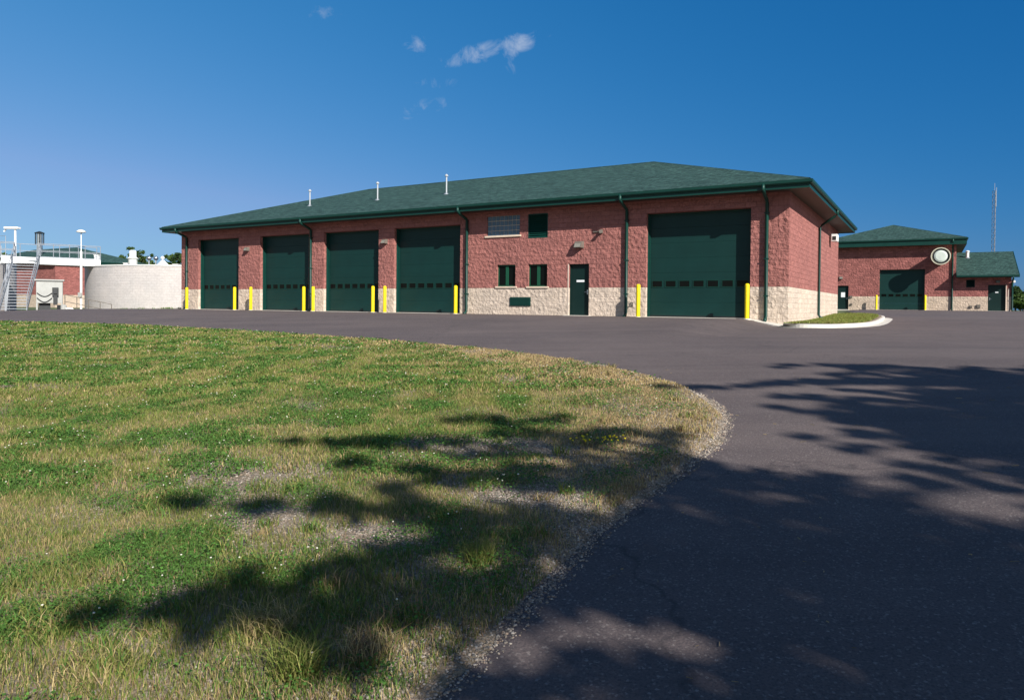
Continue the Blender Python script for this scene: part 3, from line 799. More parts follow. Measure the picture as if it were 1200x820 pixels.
# lamp post on the walkway and slim lamp post in front of the right tank
def lamp_post(name, x, y, z0, z1, label, wide, thin_from=None):
    root = empty(name, (x, y, z0), 0, label, 'lamp post')
    p = MB(); h = z1-z0
    if thin_from: p.tube([(0, 0, 0), (0, 0, thin_from-z0)], .085, 10); p.tube([(0, 0, thin_from-z0), (0, 0, h)], .035, 8)
    else: p.tube([(0, 0, 0), (0, 0, h)], [.085, .07], 10)
    p.build('pole', M['white'], root)
    return root, h
l1, h1 = lamp_post('lamp_post', -37.35, 53.7, 3.2, 5.8, 'white lamp post with wide flat head standing at the top of the stairs', 1)
b = MB(); b.box(-.75, .3, -.2, .2, h1-.02, h1+.14, .03); b.build('lamp_head', M['white'], l1)
b = MB(); b.tube([(-.72, 0, h1-.05), (-.85, 0, h1-.22)], .06, 8); b.build('sensor', M['white'], l1)
l2x, l2y = -33.55, 55.6
l2, h2 = lamp_post('lamp_post', l2x, l2y, hz(l2x, l2y)-.1, 5.8, 'slim white lamp post with small domed head by the left end of the right tank', 1, 4.3)
b = MB(); b.lathe([(.05, -.08), (.32, -.04), (.34, .03), (.2, .14), (.02, .18)], 16, (0, 0, h2)); b.build('lamp_head', M['offwhite'], l2, smooth=True)
b = MB(); b.box(-.12, .14, -.25, -.1, 1.2, 1.55, .02); b.build('junction_box', M['greybox'], l2)

# stair
sx, sy = -36.35, 53.6; dirx, diry = .39, -.92
st = empty('staircase', (sx, sy, 0), math.atan2(diry, dirx), 'galvanised open-tread steel staircase climbing to the walkway', 'staircase')
ft = Vector((sx+dirx*4.2, sy+diry*4.2, 0)); zf = hz(ft.x, ft.y)
run = 4.2; zt = 3.64; n = 19; hw = .80
for k in range(1, n):
    t = k/n; b = MB(); x_ = run*(1-t); z_ = zf+(zt-zf)*t; b.box(x_-.14, x_+.14, -hw+.03, hw-.03, z_-.02, z_+.02); b.build('tread', M['galv'], st)
for yy in (-hw, hw):
    b = MB(); dz = .14
    b.add([(run+.12, yy-.025, zf-.02), (run+.12, yy+.025, zf-.02), (0, yy+.025, zt-.02), (0, yy-.025, zt-.02), (run+.12, yy-.025, zf+.28), (run+.12, yy+.025, zf+.28), (0, yy+.025, zt+.28-.1), (0, yy-.025, zt+.28-.1)],
          [(0, 1, 2, 3), (4, 5, 6, 7), (0, 3, 7, 4), (1, 2, 6, 5), (0, 1, 5, 4), (3, 2, 6, 7)]); b.build('stringer', M['galv'], st)
    b = MB()
    P = [Vector((run+.1-t*(run+.1), yy, zf+.12+(zt-zf)*t)) for t in (0, .25, .5, .75, 1)]
    for p in P: b.tube([p, p+Vector((0, 0, 1.0))], .026, 6)
    b.tube([p+Vector((0, 0, 1.)) for p in P], .03, 6); b.tube([p+Vector((0, 0, .5)) for p in P], .024, 6)
    b.build('handrail', M['galv'], st)

# control cabinet next to the stairs
cbx, cby = -33.1, 51.2
cb = empty('control_cabinet', (cbx, cby, hz(cbx, cby)), R(31), 'grey outdoor control cabinet with a dark meter panel beside the stairs', 'cabinet')
b = MB(); b.box(-.85, .75, 0, .9, .62, 2.22, .02); bo = b.build('housing', M['greybox'], cb)
b = MB(); b.box(-.95, .85, -.12, 1., 2.22, 2.32, .01); b.build('cover', M['greybox'], cb)
for x_ in (-.8, .7):
    for y_ in (.06, .84): b = MB(); b.box(x_-.05, x_+.05, y_-.05, y_+.05, -.1, .62); b.build('leg', M['greybox'], cb)
b = MB(); b.box(-.7, .0, .3, .4, .1, .62); b.build('battery_box', M['dark'], cb)
b = MB(); b.box(.12, .5, -.22, -.01, 1.15, 1.75, .02); b.box(.2, .42, -.3, -.22, 1.3, 1.6, .01); b.box(.18, .44, -.2, -.05, .5, 1.15, .01); b.build('meter_panel', M['dark'], cb)
b = MB()
b.tube([(-.8+.1*k, -.05, 1.35-.25*math.sin(k/9*math.pi)) for k in range(10)], .03, 6); b.tube([(-.8+.1*k, -.05, 1.0-.3*math.sin(k/9*math.pi)) for k in range(10)], .03, 6)
b.build('conduit', M['dark'], cb)
pm = empty('pump_set', (-31.9, 50.8, hz(-31.9, 50.8)), 0, 'small grey pump with pipework on the ground right of the cabinet', 'pump')
b = MB(); b.lathe([(.18, 0), (.2, .1), (.2, .45), (.1, .52)], 16, (0, 0, 0)); b.build('pump_body', M['greybox'], pm, smooth=False)
b = MB(); b.tube([(.1, 0, .25), (.6, 0, .25), (.7, 0, .15), (.75, 0, 0)], .07, 8); b.tube([(-.1, 0, .2), (-.45, .1, .2), (-.5, .1, -.1)], .08, 8); b.build('pipe', M['offwhite'], pm)
b = MB(); b.box(-.35, -.1, -.2, .05, .0, .5, .02); b.build('motor', M['dark'], pm)
cr = empty('hand_railing', (-31.6, 53.3, hz(-31.6, 53.3)), R(34), 'low brown pipe railing sloping down between the cabinet and tank', 'railing')
b = MB()
for k in range(5):
    b.tube([(k*.75-1.5, 0, 0), (k*.75-1.5, 0, 1.25-.17*k)], .03, 6)
for dz in (1.25, .75): b.tube([(-1.5, 0, dz), (1.5, 0, dz-.68)], .028, 6)
b.build('rail', M['bronze'], cr)
vc_ = empty('vehicle_marker', (-37.3, 50.2, hz(-37.3, 50.2)), 0, 'small orange marker on a short post in front of the left tank', 'marker')
b = MB(); b.tube([(0, 0, 0), (0, 0, .7)], .03, 6); b.build('post', M['galv'], vc_)
b = MB(); b.box(-.5, .2, -.03, .03, .62, .86, .02); b.build('marker_plate', M['orange'], vc_)
# equipment on the left tank
eq = empty('motor_housing', (-42.4, 58.4, 3.3), 0, 'white motor housing with hoop rail on top of the left tank', 'machine')
b = MB(); b.box(-.3, .42, -.35, .35, .95, 1.6, .04); b.build('housing', M['white'], eq)
b = MB()
for x_ in (-.35, .45): b.tube([(x_, -.3, 0), (x_, -.3, .95)], .035, 6); b.tube([(x_, .3, 0), (x_, .3, .95)], .035, 6)
b.tube([(-.25, -.5, 0), (-.25, -.5, 2.35), (1.35, -.5, 2.35), (1.35, -.5, 0)], .025, 6); b.tube([(-.25, -.5, 1.2), (1.35, -.5, 1.2)], .02, 6)
b.build('stand', M['galv'], eq)
# exhaust stack
sk = empty('exhaust_stack', (-68.8, 104.0, 3.6), 0, 'silver exhaust stack with dark rain cap standing on the distant green roof', 'chimney')
b = MB(); b.lathe([(.38, 2.8), (.38, 6.5)], 24); b.build('flue', M['steel'], sk, smooth=False)
b = MB(); b.lathe([(.06, 6.62), (.62, 6.58), (.64, 6.68), (.1, 6.9)], 20); b.build('rain_cap', M['dark'], sk)
b = MB()
for k in range(4):
    a = k*math.pi/2+.6; b.box(.5*math.cos(a)-.05, .5*math.cos(a)+.05, .5*math.sin(a)-.05, .5*math.sin(a)+.05, 4.9, 6.6)
b.build('cap_bracket', M['dark'], sk)

# ------------------------------------------------------------------ back-left building
bb = empty('process_building', loc(98.5, 24, -.4), ROT, 'distant rose block building with green hip roof behind the two tanks', 'building')
# eave rectangle: x from -24 .. 0 ; y 0..14
ZB = 6.5
r = MB(); ra, rb = hip_roof(r, -26, 0, 0, 14, ZB); r.box(-26, 0, 0, 14, ZB-.04, ZB-.003); ro = r.build('roof', M['shingle'], bb)
eaves(bb, -25.95, -.05, .05, 13.95, ZB-.05, ZB-.4, -25.2, -.8, .8, 13.2)
def simple_walls(root, x0, x1, y0, y1, z0, z1, mat, name):
    w = MB(); w.quad((x0, y0, z0), (x1, y0, z0), (x1, y0, z1), (x0, y0, z1)); w.quad((x1, y0, z0), (x1, y1, z0), (x1, y1, z1), (x1, y0, z1))
    w.quad((x0, y1, z0), (x1, y1, z0), (x1, y1, z1), (x0, y1, z1)); w.quad((x0, y0, z0), (x0, y1, z0), (x0, y1, z1), (x0, y0, z1)); w.build(name, M[mat], root, fix=False)
simple_walls(bb, -25.2, -.8, .8, 13.2, 1.65, ZB-.36, 'rose_far', 'wall'); simple_walls(bb, -25.2, -.8, .8, 13.2, -1., 1.65, 'cream_far', 'base_course')
b = MB(); y_ = 4.9
b.box(-.86, -.79, y_, y_+1.5, 1.65, 4.2); wo = b.build('window', M['dark'], bb)
b = MB()
for k in range(4): b.box(-.79, -.77, y_+k*.5-.03, y_+k*.5+.03, 1.65, 4.2)
for k in range(5): b.box(-.789, -.765, y_, y_+1.5, 1.65+k*.62, 1.7+k*.62)
b.build('window_frame', M['offwhite'], wo)

# white things standing up behind the right tank's rim
def at_px(x, Y): return (x-600)/837.*Y
def post_thing(name, px, Y, w_, z0, z1, label, cat, cone=None):
    X = at_px(px, Y)+.003*Y*.0
    root = empty(name, (X, Y, z0), 0, label, cat); h = z1-z0
    return root, h
pt, h = post_thing('vent_post', 113.8, 58.0, .3, 2.65, 4.15, 'white square vent post rising inside the left part of the right tank', 'vent')
b = MB(); b.box(-.17, .17, -.17, .17, 0, h, .02); b.build('shaft', M['white'], pt); b = MB(); b.box(-.2, .2, -.2, .2, h, h+.06, .01); b.build('cap', M['offwhite'], pt)
pt, h = post_thing('vent_post', 148, 60.0, .3, 2.65, 3.62, 'short white vent post between the post and the large white ventilator', 'vent')
b = MB(); b.box(-.17, .17, -.17, .17, 0, h, .02); b.build('shaft', M['white'], pt); b = MB(); b.box(-.2, .2, -.2, .2, h, h+.05, .01); b.build('cap', M['offwhite'], pt)
pt, h = post_thing('ventilator', 155.5, 92.0, .5, -.4, 7.0, 'tall white ventilator with stepped drum top behind the right tank', 'vent')
b = MB(); b.lathe([(.55, 0), (.55, h-1.1), (.62, h-1.0), (.5, h-.9), (.42, h-.85), (.42, h-.15), (.35, h)], 24); smooth_by_angle(b.build('drum', M['white'], pt))
b = MB(); b.lathe([(.66, h-1.08), (.66, h-1.0)], 24); b.build('flange', M['offwhite'], pt)
pt, h = post_thing('twin_globe_vents', 178.5, 62.0, .5, 2.65, 4.3, 'pair of silver globe vents on one grey stand above the right tank', 'vent')
for dx in (-.3, .3):
    b = MB(); b.tube([(dx, 0, 0), (dx, 0, h-.25)], .07, 8); b.tube([(dx, 0, h-.75), (dx+.2*(1 if dx > 0 else -1), 0, h-.75)], .06, 6); b.build('pipe', M['steel'], pt)
    b = MB(); b.lathe([(.01, -.2), (.16, -.12), (.22, 0), (.16, .12), (.01, .2)], 14, (dx, 0, h-.1)); b.build('globe', M['steel'], pt, smooth=True)
b = MB(); b.box(-.5, .5, -.1, .1, h-1.0, h-.88); b.box(-.45, .45, -.1, .1, h-1.45, h-1.35); b.build('stand', M['bronze'], pt)
pt, h = post_thing('hatch_cover', 190.3, 60.5, .5, 2.65, 4.25, 'white pyramid hatch cover with ball top above the right tank', 'hatch')
b = MB(); b.lathe([(.72, 0), (.72, h-.9), (.2, h-.38), (.12, h-.3)], 4); b.build('cover', M['white'], pt, fix=True)
b = MB(); b.lathe([(.01, -.17), (.13, -.1), (.18, 0), (.13, .1), (.01, .17)], 14, (0, 0, h-.12)); b.build('ball', M['white'], pt, smooth=True)
pt, h = post_thing('vent_block', 206.5, 59.0, .4, 2.65, 3.55, 'low white vent block next to the corner of the long building', 'vent')
b = MB(); b.box(-.2, .2, -.2, .2, 0, h-.05, .03); b.build('body', M['white'], pt); b = MB(); b.box(-.24, .24, -.24, .24, h-.05, h, .01); b.build('cap', M['white'], pt)

# ------------------------------------------------------------------ numpy mesh with per-point colour
def np_mesh(name, co, faces_quads=None, faces_tris=None, mat=None, attr=None, attrname='col', smooth=False):
    me = bpy.data.meshes.new(name)
    me.vertices.add(len(co)); me.vertices.foreach_set('co', np.ascontiguousarray(co, np.float32).ravel())
    idx = []; tot = []
    if faces_quads is not None and len(faces_quads): idx.append(faces_quads.ravel()); tot.append(np.full(len(faces_quads), 4))
    if faces_tris is not None and len(faces_tris): idx.append(faces_tris.ravel()); tot.append(np.full(len(faces_tris), 3))
    idx = np.concatenate(idx).astype(np.int32); tot = np.concatenate(tot).astype(np.int32)
    me.loops.add(len(idx)); me.loops.foreach_set('vertex_index', idx)
    me.polygons.add(len(tot)); st_ = np.concatenate([[0], np.cumsum(tot)[:-1]]).astype(np.int32)
    me.polygons.foreach_set('loop_start', st_); me.polygons.foreach_set('loop_total', tot)
    if smooth: me.polygons.foreach_set('use_smooth', np.ones(len(tot), bool))
    if attr is not None:
        if attr.ndim == 1:
            a = me.attributes.new(attrname, 'FLOAT', 'POINT'); a.data.foreach_set('value', attr.astype(np.float32))
        else:
            a = me.attributes.new(attrname, 'FLOAT_COLOR', 'POINT'); a.data.foreach_set('color', np.concatenate([attr, np.ones((len(attr), 1))], 1).astype(np.float32).ravel())
    me.update(); me.materials.append(mat)
    o = bpy.data.objects.new(name, me); C.objects.link(o); return o

rs = np.random.RandomState(11)
def blades(X, Y, Z, hgt, wid, col, lean=.5):
    n = len(X)
    a = rs.rand(n)*2*np.pi; la = rs.rand(n)*2*np.pi; ln = lean*(.3+rs.rand(n))*hgt
    wx, wy = np.cos(a)*wid/2, np.sin(a)*wid/2
    lx, ly = np.cos(la)*ln, np.sin(la)*ln
    B = np.stack([X, Y, Z-.005], -1)
    Wv = np.stack([wx, wy, np.zeros(n)], -1)
    mid = B+np.stack([lx*.35, ly*.35, hgt*.6], -1); tip = B+np.stack([lx, ly, hgt*(1-.25*lean)], -1)
    co = np.stack([B-Wv, B+Wv, mid-Wv*.75, mid+Wv*.75, tip], 1).reshape(-1, 3)
    k = np.arange(n)*5
    q = np.stack([k, k+1, k+3, k+2], -1); t = np.stack([k+2, k+3, k+4], -1)
    shade = np.array([.75, .75, 1, 1, 1.1])
    c = (col[:, None, :]*np.ones((1, 5, 1))).reshape(-1, 3)
    return co, q, t, c
def patches(X, Y):
    sd = lawn_sd(X, Y)
    cl = fbm(X, Y, 2.4, 31)            # clover / lush
    dr = fbm(X, Y, 1.7, 57)
    bare = fbm(X, Y, 1.3, 77)
    return sd, cl, dr, bare
def sample(n, x0, x1, y0, y1, far=False):
    X = x0+(x1-x0)*rs.rand(n); Y = y0+(y1-y0)*rs.rand(n)
    k = (np.abs(X/np.maximum(Y, .1)+.0) < .82) & (Y > 1.9)
    return X[k], Y[k]
allc = []
GREEN = np.array([.155, .205, .040]); LUSH = np.array([.095, .182, .037]); STRAW = np.array([.46, .35, .17]); OLIVE = np.array([.245, .235, .070]); BROWN = np.array([.31, .20, .105])
def lawn_batch(dens, x0, x1, y0, y1, hs, ws, lean=.5):
    n = int(dens*(x1-x0)*(y1-y0)); X, Y = sample(n, x0, x1, y0, y1)
    sd, cl, dr, bare = patches(X, Y)
    # bareness rises close to the road on the right hand side and bottom
    nearcurve = sstep(-6, .8, X)*(1-sstep(.7, 2.4, sd))*sstep(3.2, 6., Y)
    near_edge = 1-sstep(.05, .55, sd)
    low = (1-sstep(3.0, 7.5, Y))*sstep(-2.6, -.3, X)*.30
    mid = np.exp(-((X+.3)**2/1.6+(Y-5.6)**2/2.0))*.28
    thr = .24+.12*near_edge+.02*nearcurve+low*.5+mid*.55
    bb_ = bare+(rs.rand(len(X))-.5)*.16
    keep = (sd > .03) & (bb_ > thr*.95) & (rs.rand(len(X)) < .45+1.5*np.clip(bb_-thr+.15, 0, 1))
    X, Y, sd, cl, dr, nc = X[keep], Y[keep], sd[keep], cl[keep], dr[keep], nearcurve[keep]
    Z = lawn_z(X, Y); m = len(X)
    lush = sstep(.44, .66, cl+(rs.rand(m)-.5)*.3)*(1-nc*.85)
    dry = np.clip(sstep(.44, .66, dr+(rs.rand(m)-.5)*.30)*.75+nc*.85-.3*lush, 0, 1)
    isdry = rs.rand(m) < np.clip(.13+.30*dry+.45*nc+.38*(1-sstep(.15, .9, sd)), 0, .93)*(1-.6*lush*(1-nc))
    base = np.where((rs.rand(m) < .45)[:, None], OLIVE, GREEN)
    base = base*(1-lush[:, None])+LUSH*lush[:, None]
    dryc = np.where((rs.rand(m) < .7)[:, None], STRAW, BROWN)
    col = np.where(isdry[:, None], dryc, base)*(.65+.7*rs.rand(m))[:, None]
    hgt = hs*(.45+.9*rs.rand(m)**1.6)*(.75+.6*vnoise(X, Y, 2.3, 4))*(1-.3*nc); wid = ws*(.6+.8*rs.rand(m))*(1+.6*lush)
    allc.append(blades(X, Y, Z, hgt, wid, col, lean))
lawn_batch(13000, -4, 1.2, 2.0, 5, .048, .0027)
lawn_batch(6500, -7, 2.2, 5, 9, .050, .0046)
lawn_batch(3000, -12, 2.6, 9, 15, .055, .0095)
lawn_batch(950, -21, 1.0, 15, 24, .060, .020)
lawn_batch(480, -30, -6, 24, 38, .065, .032)
# broad low clover leaves
def clover(dens, x0, x1, y0, y1, sz):
    n = int(dens*(x1-x0)*(y1-y0)); X, Y = sample(n, x0, x1, y0, y1)
    sd, cl, dr, bare = patches(X, Y); nc = sstep(-3, 1.5, X)*(1-sstep(.5, 2.2, sd))
    k = (sd > .12) & (cl+(rs.rand(len(X))-.5)*.26 > .535+nc*.08)
    X, Y = X[k], Y[k]; m = len(X); Z = lawn_z(X, Y)+.02+.045*rs.rand(m)
    s_ = sz*(.6+.8*rs.rand(m)); a = rs.rand(m)*6.28; tilt = (rs.rand(m, 2)-.5)*1.0
    co = []
    for k_ in range(4):
        an_ = a+k_*np.pi/2; dx, dy = np.cos(an_)*s_, np.sin(an_)*s_
        co.append(np.stack([X+dx, Y+dy, Z+dx*tilt[:, 0]+dy*tilt[:, 1]], -1))
    co = np.stack(co, 1).reshape(-1, 3); q = np.arange(m*4).reshape(-1, 4)
    c = (LUSH*np.array([.95, 1.1, 1.0]))[None]*(.6+.75*rs.rand(m))[:, None]
    return co, q, np.repeat(c, 4, 0)
cl = [clover(5200, -4, 1.2, 2.2, 5, .0058), clover(2600, -7, 2, 5, 9, .0085), clover(650, -12, 2.4, 9, 15, .016), clover(240, -21, 1, 15, 24, .026), clover(110, -30, -6, 24, 38, .04)]
co, q, t, c = [], [], [], []; off = 0
for a in allc:
    co.append(a[0]); q.append(a[1]+off); t.append(a[2]+off); c.append(a[3]); off += len(a[0])
grass = np_mesh('grass', np.concatenate(co), np.concatenate(q), np.concatenate(t), M['blade'], np.concatenate(c))
tag(grass, 'mixed green and straw coloured grass on the lawn in front of the yard', 'grass', kind='stuff')
co, q, c = [], [], []; off = 0
for a in cl: co.append(a[0]); q.append(a[1]+off); c.append(a[2]); off += len(a[0])
clo = np_mesh('clover', np.concatenate(co), np.concatenate(q), None, M['blade'], np.concatenate(c))
tag(clo, 'patches of low bright green clover leaves spread through the lawn', 'clover', kind='stuff')
# coarse tufts
tu = []
def tuft(x, y, n, h, rad, cols, w_=.004, lean=.9):
    a = rs.rand(n)*6.28; r_ = rad*np.sqrt(rs.rand(n)); X = x+np.cos(a)*r_; Y = y+np.sin(a)*r_
    col = np.array(cols)[rs.randint(0, len(cols), n)]*(.7+.6*rs.rand(n))[:, None]
    tu.append(blades(X, Y, lawn_z(X, Y), h*(.5+.6*rs.rand(n)), np.full(n, w_), col, lean))
for x, y, n, h, rad, cols in ((-.78, 2.62, 420, .17, .09, (GREEN, OLIVE)), (-.16, 3.62, 260, .15, .08, (GREEN, OLIVE)), (-1.0, 2.95, 300, .14, .13, (STRAW, OLIVE)), (-.55, 2.75, 160, .15, .10, (BROWN, STRAW)),
                              (-1.5, 2.6, 260, .11, .16, (GREEN, OLIVE, STRAW)), (-1.9, 3.0, 240, .12, .2, (GREEN, OLIVE)), (-2.2, 3.5, 240, .12, .2, (LUSH, OLIVE)), (-1.3, 3.5, 200, .12, .18, (GREEN, OLIVE)), (-.45, 3.0, 150, .12, .12, (BROWN, GREEN))):
    tuft(x, y, n, h, rad, cols)
for k in range(420):
    Y = 2.6+rs.rand()**1.5*13; X = -Y*.75+rs.rand()*(Y*.75+2.4)
    sd = float(lawn_sd(X, Y)); 
    if sd < .12: continue
    nc = float(sstep(-3, 1.5, X)*(1-sstep(.5, 1.6, sd)))
    cols = (STRAW, BROWN, OLIVE) if rs.rand() < .2+.7*nc else (GREEN, OLIVE, LUSH)
    tuft(X, Y, 40, .06+.06*rs.rand(), .05+.07*rs.rand(), cols, .004+.0006*Y, .8)
co, q, t, c = [], [], [], []; off = 0
for a in tu: co.append(a[0]); q.append(a[1]+off); t.append(a[2]+off); c.append(a[3]); off += len(a[0])
tf = np_mesh('grass_tufts', np.concatenate(co), np.concatenate(q), np.concatenate(t), M['blade'], np.concatenate(c))
tag(tf, 'taller tufts of green and dry grass scattered over the lawn', 'grass', kind='stuff')
# island grass
n = 26000; X_ = rs.rand(n)*3.0; Y_ = -1.8+rs.rand(n)*16.2
pol = np.array(isp)
wmax = np.interp(Y_, pol[:, 1] if False else np.linspace(-1.8, 14.4, 60), [max([x for x, y in isp if abs(y-yy) < 1.0] or [0]) for yy in np.linspace(-1.8, 14.4, 60)])
k = (X_ < wmax-.32) & (X_ > .05) & (Y_ > -1.25+.0*X_); X_, Y_ = X_[k], Y_[k]
wx_ = P0[0]-U[0]*X_+V[0]*Y_; wy_ = P0[1]-U[1]*X_+V[1]*Y_
z_ = H(wx_, wy_)+.115+.05*np.sin(np.minimum(1, X_/2.6)*np.pi)
mm = len(X_); dryi = rs.rand(mm) < .35+.3*(Y_ < 1)
col = np.where(dryi[:, None], OLIVE*1.15, GREEN)*(.7+.6*rs.rand(mm))[:, None]
b_ = blades(wx_, wy_, z_, .05+.05*rs.rand(mm), np.full(mm, .022), col)
ig_ = np_mesh('island_grass', b_[0], b_[1], b_[2], M['blade'], b_[3]); tag(ig_, 'short grass inside the kerbed island by the side wall', 'grass', kind='stuff')
# grass at the foot of the right tank and cabinets
n = 9000; sa = 37.5+rs.rand(n)*16; qa = -1.0+rs.rand(n)*7
wx_ = P0[0]+U[0]*sa+V[0]*qa; wy_ = P0[1]+U[1]*sa+V[1]*qa
k = (np.hypot(wx_+27.4, wy_-63.3) > 9.05) & (np.hypot(wx_+46.6, wy_-54.9) > 7.05) & (qa > -.9+.5*np.sin(sa)) & ((qa < 3) | (sa > 44)) & (fbm(wx_, wy_, .25, 3) > .38)
wx_, wy_ = wx_[k], wy_[k]; mm = len(wx_)
col = np.where((rs.rand(mm) < .3)[:, None], OLIVE*1.2, LUSH*1.2)*(.7+.6*rs.rand(mm))[:, None]
b_ = blades(wx_, wy_, H(wx_, wy_), .08+.10*rs.rand(mm), np.full(mm, .05), col)
ig_ = np_mesh('tank_grass', b_[0], b_[1], b_[2], M['blade'], b_[3]); tag(ig_, 'strip of grass along the foot of the pale tanks', 'grass', kind='stuff')

# ------------------------------------------------------------------ stones
PH = (1+5**.5)/2
ico = np.array([(-1, PH, 0), (1, PH, 0), (-1, -PH, 0), (1, -PH, 0), (0, -1, PH), (0, 1, PH), (0, -1, -PH), (0, 1, -PH), (PH, 0, -1), (PH, 0, 1), (-PH, 0, -1), (-PH, 0, 1)])/1.9
icf = np.array([(0, 11, 5), (0, 5, 1), (0, 1, 7), (0, 7, 10), (0, 10, 11), (1, 5, 9), (5, 11, 4), (11, 10, 2), (10, 7, 6), (7, 1, 8), (3, 9, 4), (3, 4, 2), (3, 2, 6), (3, 6, 8), (3, 8, 9), (4, 9, 5), (2, 4, 11), (6, 2, 10), (8, 6, 7), (9, 8, 1)])
def stones(X, Y, Z, size, col):
    n = len(X); sc = size[:, None]*(.6+.7*rs.rand(n, 3)); sc[:, 2] *= .65
    v = ico[None]*(.8+.4*rs.rand(n, 12, 1))*sc[:, None, :]
    a = rs.rand(n)*6.28; ca, sa_ = np.cos(a)[:, None], np.sin(a)[:, None]
    x = v[..., 0]*ca-v[..., 1]*sa_; y = v[..., 0]*sa_+v[..., 1]*ca
    co = np.stack([x+X[:, None], y+Y[:, None], v[..., 2]+Z[:, None]], -1).reshape(-1, 3)
    f = (icf[None]+(np.arange(n)*12)[:, None, None]).reshape(-1, 3)
    return co, f, np.repeat(col, 12, 0)
SC = np.array([(.25, .205, .165), (.31, .26, .21), (.18, .155, .13), (.27, .20, .15), (.12, .11, .10), (.38, .33, .28)])
st_ = []
def stone_batch(dens, x0, x1, y0, y1, size, wide):
    n = int(dens*(x1-x0)*(y1-y0)); X, Y = sample(n, x0, x1, y0, y1)
    sd, cl, dr, bare = patches(X, Y)
    nc = sstep(-1.5, 2, X)
    e = wide*(.5+nc)*(.5+fbm(X, Y, 1.1, 91))
    prob = np.where(sd < e, 1., np.exp(-(sd-e)/.35)*.5+(bare < .36)*.25+np.exp(-((X+.1)**2/1.6+(Y-5.2)**2/2.2))*(bare < .50)*.4)
    k = (sd > -.10-.0*X) & (rs.rand(len(X)) < prob) & ((sd > -.05) | (rs.rand(len(X)) < .25))
    X, Y, sd = X[k], Y[k], sd[k]; m = len(X)
    Z = np.maximum(lawn_z(X, Y), H(X, Y))
    s_ = size*(.5+rs.rand(m)**2*1.6)
    st_.append(stones(X, Y, Z+s_*.2, s_, SC[rs.randint(0, len(SC), m)]*(.75+.5*rs.rand(m))[:, None]))
stone_batch(12000, -3, 1.2, 2.0, 5, .0042, .42); stone_batch(6500, -4, 2.4, 5, 8.5, .0055, .42); stone_batch(1300, -5, 2.6, 8.5, 14, .008, .24); stone_batch(260, -22, 1, 14, 27, .014, .30)
co, t, c = [], [], []; off = 0
for a in st_: co.append(a[0]); t.append(a[1]+off); c.append(a[2]); off += len(a[0])
gr = np_mesh('gravel', np.concatenate(co), None, np.concatenate(t), M['stone'], np.concatenate(c))
tag(gr, 'loose grey and tan gravel along the edge of the asphalt', 'gravel', kind='stuff')
# litter: dry needles and twigs on the asphalt
n = 420; Y_ = 2.3+rs.rand(n)**1.3*9; X_ = -1+rs.rand(n)*9
k = (lawn_sd(X_, Y_) < -.05) & (rs.rand(n) < .25+.75*fbm(X_, Y_, .8, 12)); X_, Y_ = X_[k], Y_[k]; mm = len(X_)
a = rs.rand(mm)*6.28; ln = .008+.035*rs.rand(mm)**3; wd_ = .0009+.0009*rs.rand(mm); Z_ = H(X_, Y_)+.006
dx, dy = np.cos(a)*ln, np.sin(a)*ln; nx_, ny_ = -np.sin(a)*wd_, np.cos(a)*wd_
co = np.stack([np.stack([X_-dx-nx_, Y_-dy-ny_, Z_], -1), np.stack([X_-dx+nx_, Y_-dy+ny_, Z_+.003], -1), np.stack([X_+dx+nx_, Y_+dy+ny_, Z_+.004], -1), np.stack([X_+dx-nx_, Y_+dy-ny_, Z_], -1)], 1).reshape(-1, 3)
li = np_mesh('needle_litter', co, np.arange(mm*4).reshape(-1, 4), None, M['blade'], np.repeat((STRAW*.7)[None]*(.6+.7*rs.rand(mm))[:, None], 4, 0))
tag(li, 'dry pine needles and twigs lying on the shaded asphalt', 'litter', kind='stuff')
# clover flowers and a patch of yellow ones
fl_ = []
n = 5200; Y_ = 2.6+rs.rand(n)**.9*26; X_ = -Y_*.75+rs.rand(n)*(Y_*.75+2.4)
sd, cl_, dr, bare = patches(X_, Y_); k = (sd > .25) & (cl_ > .50) & (rs.rand(n) < .62-.02*Y_); X_, Y_ = X_[k], Y_[k]
Z_ = lawn_z(X_, Y_)+.06+.03*rs.rand(len(X_))
fl_.append(stones(X_, Y_, Z_, .0045+.00042*Y_, np.tile(np.array([.62, .58, .48]), (len(X_), 1))*(.8+.3*rs.rand(len(X_)))[:, None]))
X_ = .72+rs.randn(26)*.16; Y_ = 5.95+rs.randn(26)*.07
fl2 = stones(X_, Y_, lawn_z(X_, Y_)+.07+.04*rs.rand(26), np.full(26, .011), np.tile(np.array([.7, .55, .02]), (26, 1)))
f_ = np_mesh('clover_flowers', fl_[0][0], None, fl_[0][1], M['stone'], fl_[0][2], smooth=True); tag(f_, 'tiny white clover flower heads dotted over the lawn', 'flowers', kind='stuff')
f_ = np_mesh('yellow_flowers', fl2[0], None, fl2[1], M['stone'], fl2[2], smooth=True); tag(f_, 'small cluster of yellow flowers near the curved lawn edge', 'flowers', kind='stuff')

